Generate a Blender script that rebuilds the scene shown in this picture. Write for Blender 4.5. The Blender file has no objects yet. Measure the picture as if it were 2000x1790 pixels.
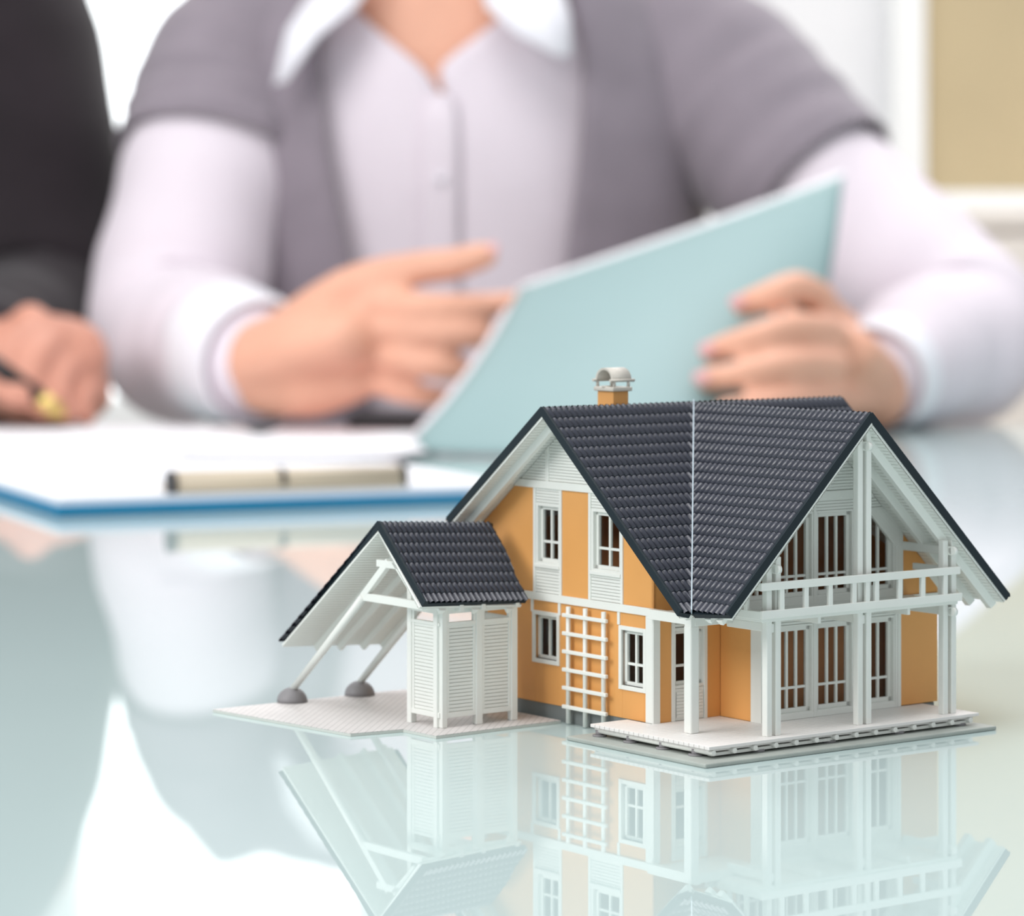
import bpy, bmesh, math, random
from mathutils import Vector, Matrix, Quaternion
random.seed(4)
C = bpy.context.scene.collection
SC = bpy.context.scene
# ------------------------------------------------------------------ camera, sky, lights, exposure
K = 0.8235                       # size factor of the model
S = K * 0.001                    # model millimetres to scene metres
CAM_H = 0.14306 * K
cam_d = bpy.data.cameras.new('camera'); cam = bpy.data.objects.new('camera', cam_d); C.objects.link(cam)
cam_d.sensor_width = 36; cam_d.sensor_fit = 'HORIZONTAL'; cam_d.lens = 106.2
cam_d.shift_y = -0.1925
cam.location = (0, 0, CAM_H); cam.rotation_euler = (math.pi / 2, 0, 0)
cam_d.clip_start = 0.02; cam_d.clip_end = 60
cam_d.dof.use_dof = True; cam_d.dof.focus_distance = 0.725; cam_d.dof.aperture_fstop = 16.0
SC.camera = cam
SC.view_settings.view_transform = 'Standard'; SC.view_settings.look = 'None'
SC.view_settings.gamma = 1.0; SC.view_settings.use_curve_mapping = False
SC.view_settings.exposure = 0.0
w = bpy.data.worlds.new('daylight'); SC.world = w; w.use_nodes = True
bg = w.node_tree.nodes['Background']; bg.inputs[0].default_value = (0.93, 0.97, 1.0, 1); bg.inputs[1].default_value = 0.62

def area(name, loc, target, size, power, col=(1, 1, 1)):
    l = bpy.data.lights.new(name, 'AREA'); l.shape = 'RECTANGLE'; l.size = size[0]; l.size_y = size[1]
    l.energy = power; l.color = col
    o = bpy.data.objects.new(name, l); C.objects.link(o); o.location = loc
    o.rotation_euler = (Vector(target) - Vector(loc)).to_track_quat('-Z', 'Y').to_euler(); return o
area('window_light', (-2.4, -0.8, 1.9), (0, 0.8, 0), (1.8, 1.6), 62, (1.0, 0.99, 0.97))
area('overhead_fill', (-0.3, 0.6, 2.3), (0, 0.9, 0), (1.6, 1.6), 34, (1.0, 0.99, 0.98))  # added overhead area light, no fixture; leaves downward faces darker
area('rear_fill', (0.6, 3.4, 2.3), (0.6, 3.6, 0), (1.6, 1.2), 45, (1.0, 0.97, 0.95))  # unseen fill light added to brighten the back of the room

# ------------------------------------------------------------------ materials
def mat(name, col, rough=0.5, spec=0.5, noise=0.0, nscale=40, bump=0.0, bscale=300, metal=0.0, sss=0.0, coat=0.0, emit=None, sheen=0.0):
    m = bpy.data.materials.new(name); m.use_nodes = True; nt = m.node_tree
    b = nt.nodes['Principled BSDF']
    b.inputs['Base Color'].default_value = (*col, 1); b.inputs['Roughness'].default_value = rough
    b.inputs['Specular IOR Level'].default_value = spec; b.inputs['Metallic'].default_value = metal
    b.inputs['Coat Weight'].default_value = coat; b.inputs['Sheen Weight'].default_value = sheen
    if sss: b.inputs['Subsurface Weight'].default_value = sss; b.inputs['Subsurface Radius'].default_value = (0.004, 0.0025, 0.002); b.inputs['Subsurface Scale'].default_value = 1
    tc = nt.nodes.new('ShaderNodeTexCoord')
    if noise:
        n = nt.nodes.new('ShaderNodeTexNoise'); n.inputs['Scale'].default_value = nscale; n.inputs['Detail'].default_value = 4
        nt.links.new(tc.outputs['Object'], n.inputs['Vector'])
        r = nt.nodes.new('ShaderNodeValToRGB'); r.color_ramp.elements[0].position = .3; r.color_ramp.elements[1].position = .7
        r.color_ramp.elements[0].color = (*[c * (1 - noise) for c in col], 1)
        r.color_ramp.elements[1].color = (*[min(1, c * (1 + noise * .6)) for c in col], 1)
        nt.links.new(n.outputs['Fac'], r.inputs[0]); nt.links.new(r.outputs[0], b.inputs['Base Color'])
    if bump:
        n2 = nt.nodes.new('ShaderNodeTexNoise'); n2.inputs['Scale'].default_value = bscale; n2.inputs['Detail'].default_value = 3
        nt.links.new(tc.outputs['Object'], n2.inputs['Vector'])
        bp = nt.nodes.new('ShaderNodeBump'); bp.inputs['Strength'].default_value = bump; bp.inputs['Distance'].default_value = 0.0003
        nt.links.new(n2.outputs['Fac'], bp.inputs['Height']); nt.links.new(bp.outputs[0], b.inputs['Normal'])
    if emit: b.inputs['Emission Color'].default_value = (*col, 1); b.inputs['Emission Strength'].default_value = emit
    return m
WHITE = mat('white_plastic', (0.83, 0.84, 0.80), .38, .5, .03, 60, .08, 900)
DECKW = mat('deck_plastic', (0.84, 0.81, 0.79), .5, .4, .03, 80, .1, 900)
ORANGE = mat('orange_plastic', (0.80, 0.385, 0.12), .45, .4, .05, 50, .10, 700)
ROOF = mat('slate_blue_roof_plastic', (0.034, 0.038, 0.058), .30, .7, .10, 80, .15, 1500)
VERGE = mat('roof_edge_plastic', (0.010, 0.019, 0.026), .55, .3, .06, 60)
GREY = mat('grey_foundation', (0.19, 0.21, 0.21), .55, .4, .12, 60, .2, 700)
PLATE = mat('grey_base_plastic', (0.40, 0.43, 0.40), .5, .4, .12, 90, .2, 600)
STONE = mat('grey_stone_plastic', (0.27, 0.26, 0.27), .5, .4, .1, 90)
CAPM = mat('beige_grey_plastic', (0.62, 0.58, 0.52), .45, .4, .05, 90)
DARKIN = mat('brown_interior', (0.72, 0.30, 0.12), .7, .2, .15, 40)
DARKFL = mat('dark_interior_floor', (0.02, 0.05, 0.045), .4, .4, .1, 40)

def glass_mat(name, tint=(1, 1, 1)):
    m = bpy.data.materials.new(name); m.use_nodes = True; nt = m.node_tree; nt.nodes.clear()
    o = nt.nodes.new('ShaderNodeOutputMaterial'); mx = nt.nodes.new('ShaderNodeMixShader')
    t = nt.nodes.new('ShaderNodeBsdfTransparent'); t.inputs[0].default_value = (*tint, 1)
    g = nt.nodes.new('ShaderNodeBsdfGlossy'); g.inputs['Roughness'].default_value = .05
    f = nt.nodes.new('ShaderNodeFresnel'); f.inputs[0].default_value = 1.12
    nt.links.new(f.outputs[0], mx.inputs[0]); nt.links.new(t.outputs[0], mx.inputs[1]); nt.links.new(g.outputs[0], mx.inputs[2])
    nt.links.new(mx.outputs[0], o.inputs[0]); return m
PANE = glass_mat('clear_pane', (.93, .95, .95))

def paving_mat():
    m = mat('paved_plate', (0.66, 0.63, 0.62), .5, .4); nt = m.node_tree; b = nt.nodes['Principled BSDF']
    tc = nt.nodes.new('ShaderNodeTexCoord'); mp = nt.nodes.new('ShaderNodeMapping'); mp.inputs['Rotation'].default_value = (0, 0, math.radians(45))
    br = nt.nodes.new('ShaderNodeTexBrick'); br.inputs['Scale'].default_value = 560; br.inputs['Mortar Size'].default_value = .09
    br.inputs['Color1'].default_value = (.68, .65, .64, 1); br.inputs['Color2'].default_value = (.64, .61, .60, 1); br.inputs['Mortar'].default_value = (.50, .48, .47, 1)
    br.inputs['Brick Width'].default_value = .95; br.inputs['Row Height'].default_value = .95
    nt.links.new(tc.outputs['Object'], mp.inputs[0]); nt.links.new(mp.outputs[0], br.inputs['Vector'])
    nt.links.new(br.outputs['Color'], b.inputs['Base Color'])
    bp = nt.nodes.new('ShaderNodeBump'); bp.inputs['Strength'].default_value = .5; bp.inputs['Distance'].default_value = .0003; bp.invert = True
    nt.links.new(br.outputs['Fac'], bp.inputs['Height']); nt.links.new(bp.outputs[0], b.inputs['Normal']); return m
PAVED = paving_mat()

# ------------------------------------------------------------------ helpers
def tag(o, label=None, cat=None, group=None, kind=None):
    if label: o['label'] = label
    if cat: o['category'] = cat
    if group: o['group'] = group
    if kind: o['kind'] = kind
    return o
def empty(name, loc, rz=0):
    o = bpy.data.objects.new(name, None); C.objects.link(o); o.location = loc; o.rotation_euler = (0, 0, rz); o.empty_display_size = .02
    return o
class M:
    """mesh builder; coordinates are multiplied by f on building"""
    def __init__(s, f=1.0): s.bm = bmesh.new(); s.f = f
    def box(s, a0, a1, b0, b1, c0, c1):
        vs = [s.bm.verts.new((x, y, z)) for x in (a0, a1) for y in (b0, b1) for z in (c0, c1)]
        for q in ((0, 1, 3, 2), (4, 6, 7, 5), (0, 4, 5, 1), (2, 3, 7, 6), (0, 2, 6, 4), (1, 5, 7, 3)): s.bm.faces.new([vs[i] for i in q])
        return s
    def prism(s, pts, d):
        """polygon pts extruded by vector d"""
        d = Vector(d); a = [s.bm.verts.new(Vector(p)) for p in pts]; b = [s.bm.verts.new(Vector(p) + d) for p in pts]
        n = len(a); s.bm.faces.new(a); s.bm.faces.new(b[::-1])
        for i in range(n): s.bm.faces.new((a[i], b[i], b[(i + 1) % n], a[(i + 1) % n]))
        return s
    def beam(s, p, q, w, h, up=(0, 0, 1)):
        p = Vector(p); q = Vector(q); d = (q - p).normalized(); up = Vector(up); x = d.cross(up).normalized(); y = x.cross(d)
        c = [(-.5, -.5), (.5, -.5), (.5, .5), (-.5, .5)]
        return s.prism([p + x * (a * w) + y * (b * h) for a, b in c], q - p)
    def rod(s, p, q, r, r2=None, n=12):
        p = Vector(p); q = Vector(q); r2 = r if r2 is None else r2; d = (q - p).normalized()
        x = d.orthogonal().normalized(); y = d.cross(x)
        A = [s.bm.verts.new(p + (x * math.cos(t) + y * math.sin(t)) * r) for t in [2 * math.pi * i / n for i in range(n)]]
        B = [s.bm.verts.new(q + (x * math.cos(t) + y * math.sin(t)) * r2) for t in [2 * math.pi * i / n for i in range(n)]]
        s.bm.faces.new(A[::-1]); s.bm.faces.new(B)
        for i in range(n): s.bm.faces.new((A[i], A[(i + 1) % n], B[(i + 1) % n], B[i])).smooth = True
        return s
    def dome(s, c, r, h, n=20, m=7):
        c = Vector(c); rings = []
        for j in range(m):
            t = math.pi / 2 * j / m
            rings.append([s.bm.verts.new(c + Vector((r * math.cos(t) * math.cos(a), r * math.cos(t) * math.sin(a), h * math.sin(t)))) for a in [2 * math.pi * i / n for i in range(n)]])
        top = s.bm.verts.new(c + Vector((0, 0, h)))
        for j in range(m - 1):
            for i in range(n): s.bm.faces.new((rings[j][i], rings[j][(i + 1) % n], rings[j + 1][(i + 1) % n], rings[j + 1][i])).smooth = True
        for i in range(n): s.bm.faces.new((rings[-1][i], rings[-1][(i + 1) % n], top)).smooth = True
        s.bm.faces.new(rings[0][::-1]); return s
    def laps(s, O, A, B, N, la, lb, pitch, depth):
        """lapped boards: origin O, boards run along A (length la), stacked along B (length lb), face normal N"""
        O = Vector(O); A = Vector(A); B = Vector(B); N = Vector(N); k = max(1, round(lb / pitch)); p = lb / k
        g = min(.20, p * .18)
        for i in range(k):
            pr_ = [(i * p, 0), (i * p + g, 0), (i * p + g, depth), ((i + 1) * p, depth), ((i + 1) * p, 0)]
            q = [(s.bm.verts.new(O + B * y + N * d), s.bm.verts.new(O + B * y + N * d + A * la)) for y, d in pr_]
            for e, f_ in zip(q, q[1:]): s.bm.faces.new((e[0], e[1], f_[1], f_[0]))
        return s
    def clip(s, co, no, fill=True):
        """remove the side the normal points to"""
        r = bmesh.ops.bisect_plane(s.bm, geom=s.bm.verts[:] + s.bm.edges[:] + s.bm.faces[:], plane_co=co, plane_no=no, clear_outer=True)
        if fill:
            es = [e for e in r['geom_cut'] if isinstance(e, bmesh.types.BMEdge)]
            if es: bmesh.ops.holes_fill(s.bm, edges=es, sides=0)
        return s
    def build(s, name, m, parent=None, bevel=0, label=None, kind=None, smooth=False, recalc=True):
        if not s.bm.faces: return None
        if recalc: bmesh.ops.recalc_face_normals(s.bm, faces=s.bm.faces[:])
        if s.f != 1: bmesh.ops.scale(s.bm, vec=(s.f,) * 3, verts=s.bm.verts[:])
        me = bpy.data.meshes.new(name); s.bm.to_mesh(me); s.bm.free(); me.materials.append(m)
        o = bpy.data.objects.new(name, me); C.objects.link(o)
        if parent: o.parent = parent
        if smooth:
            for p in me.polygons: p.use_smooth = True
        if bevel:
            b = o.modifiers.new('bevel', 'BEVEL'); b.width = bevel * s.f; b.segments = 2; b.limit_method = 'ANGLE'; b.angle_limit = math.radians(40)
        if label: o['label'] = label
        if kind: o['kind'] = kind
        return o
def B(parent, name, m, a0, a1, b0, b1, c0, c1, bevel=.12, **kw):
    return M(S).box(a0, a1, b0, b1, c0, c1).build(name, m, parent, bevel, **kw)

# ------------------------------------------------------------------ the room behind (blurred) and the table
def R(name, m, x0, x1, y0, y1, z0, z1, parent=None, bevel=0, **kw): return M().box(x0, x1, y0, y1, z0, z1).build(name, m, parent, bevel, **kw)
FLOOR_Z = -0.74
WALLM = mat('pale_wall_paint', (0.80, 0.80, 0.82), .8, .2, .02, 3)
FLOORM = mat('pale_floor', (0.55, 0.53, 0.50), .5, .4, .08, 3)
SASH = mat('window_frame_paint', (0.85, 0.86, 0.86), .5)
BLIND = mat('beige_blind_fabric', (0.50, 0.41, 0.26), .8, .2, .05, 6)
CABM = mat('cream_cabinet_paint', (0.86, 0.80, 0.75), .5, .3, .02, 4)
OLIVE = mat('olive_beige_upholstery', (0.62, 0.54, 0.32), .8, .2, .08, 10)
BACKY = 4.6
floor = R('floor', FLOORM, -4, 4, -2, BACKY + .2, FLOOR_Z - .05, FLOOR_Z); tag(floor, 'pale floor under the glass table', kind='structure')
# back wall built around the window opening (x -1.15..-0.38, z 0.0..1.55)
WX0, WX1, WZ0, WZ1 = -0.72, 0.34, -0.15, 1.75
wl = M(); wl.box(-4, WX0, BACKY, BACKY + .15, FLOOR_Z, 2.1); wl.box(WX1, 4, BACKY, BACKY + .15, FLOOR_Z, 2.1)
wl.box(WX0, WX1, BACKY, BACKY + .15, FLOOR_Z, WZ0); wl.box(WX0, WX1, BACKY, BACKY + .15, WZ1, 2.1)
tag(wl.build('wall_back', WALLM), 'pale grey white wall behind the people', kind='structure')
win = empty('window_1', (0, 0, 0)); tag(win, 'bright daylit window between the two people', kind='structure')
f = M()
for a in (WX0, WX1 - .06, -.24): f.box(a, a + .06, BACKY - .02, BACKY + .1, WZ0, WZ1)
for a in (WZ0, WZ1 - .06): f.box(WX0, WX1, BACKY - .02, BACKY + .1, a, a + .06)
f.build('window_frame', SASH, win, .004)
DAY = mat('daylight_sky', (1.0, 1.0, 1.0), 1, 0, emit=2.3)
R('window_pane', PANE, WX0, WX1, BACKY + .04, BACKY + .045, WZ0, WZ1, win)
R('overcast_sky', DAY, WX0 - 2, WX1 + 2.0, BACKY + 1.2, BACKY + 1.25, WZ0 - 1, WZ1 + 1.2, win, label='bright overcast sky beyond the pane')
# beige blind with pale frame at the right
bl = empty('window_blind', (0, 0, 0)); tag(bl, 'beige fabric blind with pale frame on the back wall at right', 'blind')
bx0, bx1 = .618, 1.20; bz0, bz1 = .222, 1.5
R('blind_cloth', BLIND, bx0, bx1, BACKY - .06, BACKY - .05, bz0, bz1, bl)
R('blind_frame', SASH, bx0 - .05, bx0, BACKY - .09, BACKY, bz0 - .02, bz1, bl, .003)
R('bottom_bar', SASH, bx0, bx1, BACKY - .08, BACKY - .04, bz0 - .03, bz0, bl, .003)
# cream cabinet below it
cb = empty('low_cabinet', (1.25, 4.0, FLOOR_Z)); tag(cb, 'low cream cabinet against the wall below the beige blind', 'cabinet')
def L(name, m, x0, x1, y0, y1, z0, z1, bevel=.004): return R(name, m, x0 - 1.25, x1 - 1.25, y0 - 4, y1 - 4, z0 - FLOOR_Z, z1 - FLOOR_Z, cb, bevel)
L('cabinet_body', CABM, .62, 1.9, 4.05, 4.5, FLOOR_Z, .16)
L('cabinet_top', CABM, .60, 1.92, 4.03, 4.52, .16, .19)
for k in range(3):
    d = L('cabinet_door', CABM, .63 + .425 * k, 1.045 + .425 * k, 4.03, 4.05, FLOOR_Z + .08, .15)
    L('door_handle', SASH, .99 + .425 * k, 1.01 + .425 * k, 4.01, 4.03, -.2, -.05).parent = d
# olive chair back seen at the right edge
ch = empty('armchair', (.62, 3.1, FLOOR_Z), -.3); tag(ch, 'olive beige armchair behind the table at the right edge', 'chair')
for n, b_ in (('seat', (-.05, .65, -.3, .3, .30, .46)), ('backrest', (-.02, .62, .24, .36, .40, .70)), ('armrest', (-.10, .0, -.3, .34, .26, .62)), ('armrest', (.60, .70, -.3, .34, .26, .62))):
    R(n, OLIVE, *b_, ch, .03)
for x in (-.04, .62):
    for y in (-.26, .28): R('leg', CAPM, x, x + .04, y, y + .04, 0, .27, ch, .004)

def table_mat():
    m = bpy.data.materials.new('glass_tabletop'); m.use_nodes = True; nt = m.node_tree; b = nt.nodes['Principled BSDF']
    b.inputs['Base Color'].default_value = (.60, .74, .73, 1); b.inputs['Roughness'].default_value = .015; b.inputs['IOR'].default_value = 1.42
    n = nt.nodes.new('ShaderNodeTexNoise'); n.inputs['Scale'].default_value = 5; tc = nt.nodes.new('ShaderNodeTexCoord')
    r = nt.nodes.new('ShaderNodeValToRGB'); r.color_ramp.elements[0].color = (.50, .615, .615, 1); r.color_ramp.elements[1].color = (.54, .655, .652, 1)
    nt.links.new(tc.outputs['Object'], n.inputs['Vector']); nt.links.new(n.outputs['Fac'], r.inputs[0]); nt.links.new(r.outputs[0], b.inputs['Base Color'])
    return m
TABLE_FAR = 2.16
tb = empty('glass_table', (0, .9, FLOOR_Z)); tag(tb, 'glossy pale teal glass table carrying the model house', 'table')
def T(name, m, x0, x1, y0, y1, z0, z1, bevel=0): return R(name, m, x0, x1, y0 - .9, y1 - .9, z0 - FLOOR_Z, z1 - FLOOR_Z, tb, bevel)
T('tabletop', table_mat(), -1.1, 1.1, -.35, TABLE_FAR, -.012, 0, .002)
STEEL = mat('brushed_steel', (.6, .62, .63), .3, .5, metal=1)
for x in (-1.0, .94):
    for y in (-.25, TABLE_FAR - .16): T('leg', STEEL, x, x + .06, y, y + .06, FLOOR_Z, -.012, .004)

# ------------------------------------------------------------------ the model house
SIN, COS = math.sin(math.radians(37)), math.cos(math.radians(37))
HX, HY = 0.04230358 * K, 0.90105088 * K
HRZ = math.atan2(-COS, SIN)
house = empty('model_house', (HX, HY, 0), HRZ)
tag(house, 'orange and white plastic model house with slate blue tiled roof, trellis and balcony', 'model house')
def Wh(u, v, z): return Vector((HX + (u * SIN + v * COS) * S, HY + (-u * COS + v * SIN) * S, z * S))
H = house
B(H, 'base_plate', PLATE, -15.8, 47.8, -20.8, 96, 0, 1.3, .4, label='thin grey plastic plate under the deck')
B(H, 'foundation', GREY, -84, -.3, .3, 99, 0, 4.9, .1); B(H, 'foundation', GREY, -.3, 18, 26.6, 99, 0, 4.9, .1)
# deck
deck = B(H, 'deck', DECKW, -10.5, 41.6, -14.2, 92, 3.3, 4.0, 0)
def board(u0, u1, v0, v1): M(S).box(u0, u1, v0, v1, 4.0, 4.95).build('board', DECKW, deck, .1)
n = 24; bw = (43 + 11.4) / n
for i in range(n):
    u0 = -11.4 + i * bw; uc = u0 + bw / 2
    v1 = -.9 if uc < 0 else (25.9 if uc < 18.6 else 93.4)
    board(u0 + .09, u0 + bw - .09, -15.2, v1)
for k in range(14):
    v = -13.4 + k * 7.95
    M(S).rod((-9 if v < 0 else 20, v, 3.0), (42.9, v, 3.0), .8, n=10).build('joist', WHITE, deck)
for u in (-9.5, 5, 20, 34.5): 
    M(S).rod((u, -13.0, 1.3), (u, -13.0, 3.3), 1.3, n=14).rod((u, -13.0, 1.3), (u, -13.0, 1.8), 2.2, n=14).build('footing', STONE, deck)
M(S).box(39.6, 41.4, -13, 91, 1.9, 2.8).build('bearer', WHITE, deck, .1)
for v in (6, 34, 62, 88): M(S).rod((39.5, v, 1.2), (39.5, v, 2.1), 2.2, n=14).build('footing', STONE, deck)

# roof geometry (mm)
P_A = Vector((-39.5, -12, 98)); P_V = Vector((-39.5, 49.3, 97.8)); P_G = Vector((41.9, 49.3, 97.7)); P_E = Vector((41.9, -6.7, 42.5))
P_B = Vector((28.2, -8.4, 41.9)); P_R = Vector((26.3, -12, 41.7)); P_L = Vector((-89.2, -12, 60.6)); P_F = Vector((-39.5, 113.8, 97.6))
P_ER = Vector((41.9, 107.8, 41.9)); P_LB = Vector((-89.2, 113.8, 60.6)); P_FR = Vector((26.3, 113.8, 41.7)); P_BR = Vector((28.0, 107.0, 41.8))
def plane(a, b, c):
    n = (b - a).cross(c - a).normalized()
    return (a, n if n.z > 0 else -n)
def on(pl, u, v): co, n = pl; return Vector((u, v, co.z - (n.x * (u - co.x) + n.y * (v - co.y)) / n.z))
pl_main = plane(P_A, P_F, P_R); pl_left = plane(P_A, P_F, P_L)
P_V = on(pl_main, P_V.x, P_V.y); P_B = on(pl_main, 27.2, -8.4); P_FR = on(pl_main, 26.3, 113.8); P_BR = on(pl_main, 27.2, 107.0)
pl_cl = plane(P_V, P_G, P_B); pl_cr = plane(P_V, P_G, P_BR)
P_E = on(pl_cl, 41.9, -7.2); P_ER = on(pl_cr, 41.9, 107.8); P_LB = on(pl_left, -89.2, 113.8)
CLEAR = 3.1    # thickness of roof slab along its normal
def under(m, planes):
    for co, no in planes: m.clip(co - no * CLEAR, no)
    return m
def slab(name, pts, pl, parent=H):
    """dark tile layer with the white boarded soffit under it"""
    n = pl[1]
    o = M(S).prism([p - n * .35 for p in pts], -n * 1.55).build(name, VERGE, parent)
    return o
def soffit(parent, O, A, Bd, n, la, lb, extra=None, pitch=1.5):
    m = M(S)
    q = [O, O + A * la, O + A * la + Bd * lb, O + Bd * lb]
    m.prism([p - n * 1.9 for p in q], -n * .75)
    m2 = M(S).laps(O - n * 2.66, A, Bd, -n, la, lb, pitch, .35)
    for mm in (m, m2):
        if extra:
            for co, no in extra: mm.clip(co, no, fill=False)
    m.build('soffit_board', WHITE, parent); return m2.build('soffit_siding', WHITE, parent, recalc=False)

# --- tiles
camp = Vector((0, 0, CAM_H))
def tile_mesh(pc, pr, full=True):
    m = M(S); L_ = pr * 1.12; rows = []
    xs = [-.5, -.30, -.1, .12, .32, .5]; hs = [.0, .60, .90, .86, .50, .0]
    for y, dz in ((0, 0), (L_, .30)):
        rows.append([m.bm.verts.new((x * pc, y, h * .95 + dz)) for x, h in zip(xs, hs)])
    low = [m.bm.verts.new((x * pc, L_ - .05, -.1)) for x in xs]
    for i in range(5):
        m.bm.faces.new((rows[0][i], rows[0][i + 1], rows[1][i + 1], rows[1][i])).smooth = True
        m.bm.faces.new((rows[1][i], rows[1][i + 1], low[i + 1], low[i]))
    bmesh.ops.recalc_face_normals(m.bm, faces=m.bm.faces[:])
    for f_ in m.bm.faces: f_.normal_update()
    if sum(f_.normal.z for f_ in m.bm.faces) < 0: bmesh.ops.reverse_faces(m.bm, faces=m.bm.faces[:])
    return m
tile_pool = []
def tile_field(O, t, s, n, wid, length, nc, nr, clips=(), skip=None, raise_=0.0):
    """columns along t from O, rows down s; returns (matrix, centre, cut) for every tile and the tile size"""
    pc = wid / nc; pr = length / nr; out = []
    for r in range(nr):
        for c in range(nc):
            o = O + t * ((c + .5) * pc) + s * (r * pr) + n * (-.25 + raise_)
            cen = o + s * pr * .5
            corners = [o + t * (a * pc) + s * (b * pr) for a in (-.5, .5) for b in (0, 1.12)]
            side = [max((k - co).dot(no) for k in corners) for co, no in clips]; lo = [min((k - co).dot(no) for k in corners) for co, no in clips]
            if any(x > 0 for x in lo): continue
            cut = any(x > 0 for x in side)
            mx = Matrix((t, s, n)).transposed().to_4x4(); mx.translation = o
            out.append((mx, cen, cut))
    return out, pc, pr
def place_tiles(tiles, pc, pr, clips, parent, chosen):
    """tiles in chosen become objects sharing one mesh; the rest are joined"""
    base = tile_mesh(pc, pr); bmesh.ops.scale(base.bm, vec=(S,) * 3, verts=base.bm.verts[:])
    me = bpy.data.meshes.new('tile'); base.bm.to_mesh(me); base.bm.free(); me.materials.append(ROOF)
    rest = bmesh.new(); any_rest = False
    for i, (mx, cen, cut) in enumerate(tiles):
        msc = mx.copy(); msc.translation = mx.translation * S
        if i in chosen:
            mesh = me
            if cut:
                b = bmesh.new(); b.from_mesh(me); inv = msc.inverted()
                for co, no in clips:
                    bmesh.ops.bisect_plane(b, geom=b.verts[:] + b.edges[:] + b.faces[:], plane_co=inv @ (co * S), plane_no=inv.to_3x3() @ no, clear_outer=True)
                if not b.faces: b.free(); continue
                mesh = bpy.data.meshes.new('tile'); b.to_mesh(mesh); b.free(); mesh.materials.append(ROOF)
            o = bpy.data.objects.new('tile', mesh); C.objects.link(o); o.parent = parent; o.matrix_local = msc
        else:
            b = bmesh.new(); b.from_mesh(me); b.transform(msc)
            if cut:
                for co, no in clips: bmesh.ops.bisect_plane(b, geom=b.verts[:] + b.edges[:] + b.faces[:], plane_co=co * S, plane_no=no, clear_outer=True)
            tmp = bpy.data.meshes.new('t'); b.to_mesh(tmp); b.free(); rest.from_mesh(tmp); bpy.data.meshes.remove(tmp); any_rest = True
    if any_rest:
        m2 = bpy.data.meshes.new('roof_tiles'); rest.to_mesh(m2); m2.materials.append(ROOF)
        o = bpy.data.objects.new('roof_tiles', m2); C.objects.link(o); o.parent = parent; o['kind'] = 'stuff'
    rest.free()
V3 = Vector
def down(pl, hdir):
    """unit vector down the slope, perpendicular to the horizontal ridge direction"""
    s = pl[1].cross(hdir).normalized()
    return s if s.z < 0 else -s
UX, VY, ZZ = V3((1, 0, 0)), V3((0, 1, 0)), V3((0, 0, 1))
valley_n = ((P_B - P_V).cross(ZZ)).normalized()          # vertical plane through the near valley
if valley_n.dot(P_R - P_V) > 0: valley_n = -valley_n     # points to the cross roof side
# near main slope
slabA = slab('roof_slope', [P_A, P_V, P_B, P_R], pl_main)
sA = down(pl_main, VY); lenA = (P_R - P_A).dot(sA)
clA = [(P_V, valley_n), (P_R + sA * .8, sA)]
fA = tile_field(P_A + VY * 1.0, VY, sA, pl_main[1], 29 * 2.16, lenA + .8, 29, 20, clA)
# near cross slope
slabB = slab('roof_slope', [P_V, P_G, P_E, P_B], pl_cl)
sB = down(pl_cl, UX); lenB = (P_E - P_G).dot(sB)
clB = [(P_V + valley_n * .25, -valley_n), (P_E + sB * .8, sB)]
fB = tile_field(P_V - UX * .2, UX, sB, pl_cl[1], (81.4 - .9), lenB + .8, 35, 20, clB)
allt = [('A', i, t) for i, t in enumerate(fA[0])] + [('B', i, t) for i, t in enumerate(fB[0])]
allt.sort(key=lambda x: (Wh(*x[2][1]) - camp).length)
ch_ = {'A': set(), 'B': set()}
for k, i, t in allt[:296]: ch_[k].add(i)
place_tiles(fA[0], fA[1], fA[2], clA, slabA, ch_['A'])
place_tiles(fB[0], fB[1], fB[2], clB, slabB, ch_['B'])
# verges (smooth raised strips along the rakes) and the pale cut edge in the valley
def verge(p, q, n, inward, parent, wd=1.15, up=.60, dn=-.35):
    m = M(S); i = inward.normalized() * wd
    m.prism([p + n * up, q + n * up, q + n * (up * .7) + i, p + n * (up * .7) + i], -n * (up - dn + .1)); return m.build('verge', VERGE, parent, .12)
verge(P_A, P_R, pl_main[1], VY, slabA); verge(P_G, P_E, pl_cl[1], -UX, slabB)
M(S).beam(P_V + V3((0, 0, .5)) , P_B + V3((0, 0, .6)), .4, 1.6).build('valley_edge', mat('pale_cut_edge', (.42, .50, .56), .35), slabB, label='thin pale edge where the two roof slopes meet')
# the slopes turned away from the picture
nfar = V3((-valley_n.x, valley_n.y, 0))
slabL = slab('roof_slope', [P_A, P_F, P_LB, P_L], pl_left)
sL = down(pl_left, VY); fL = tile_field(P_A, VY, sL, pl_left[1], 125.8, (P_L - P_A).dot(sL), 56, 15)
place_tiles(fL[0], fL[1], fL[2], [], slabL, set())
slabR = slab('roof_slope', [P_V, P_G, P_ER, P_BR], pl_cr)
sR = down(pl_cr, UX)
vn2 = ((P_BR - P_V).cross(ZZ)).normalized()
if vn2.dot(P_FR - P_V) < 0: vn2 = -vn2                    # points to the back slope
clR = [(P_V, vn2)]
fR = tile_field(P_V, UX, sR, pl_cr[1], 81.4, (P_ER - P_G).dot(sR), 35, 20, clR); place_tiles(fR[0], fR[1], fR[2], clR, slabR, set())
slabK = slab('roof_slope', [P_V, P_F, P_FR, P_BR], pl_main)
clK = [(P_V, -vn2)]
fK = tile_field(P_V, VY, sA, pl_main[1], 64.5, lenA, 29, 20, clK); place_tiles(fK[0], fK[1], fK[2], clK, slabK, set())
verge(P_A, P_L, pl_left[1], VY, slabL); verge(P_G, P_ER, pl_cr[1], -UX, slabR); verge(P_F, P_FR, pl_main[1], -VY, slabK)
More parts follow.
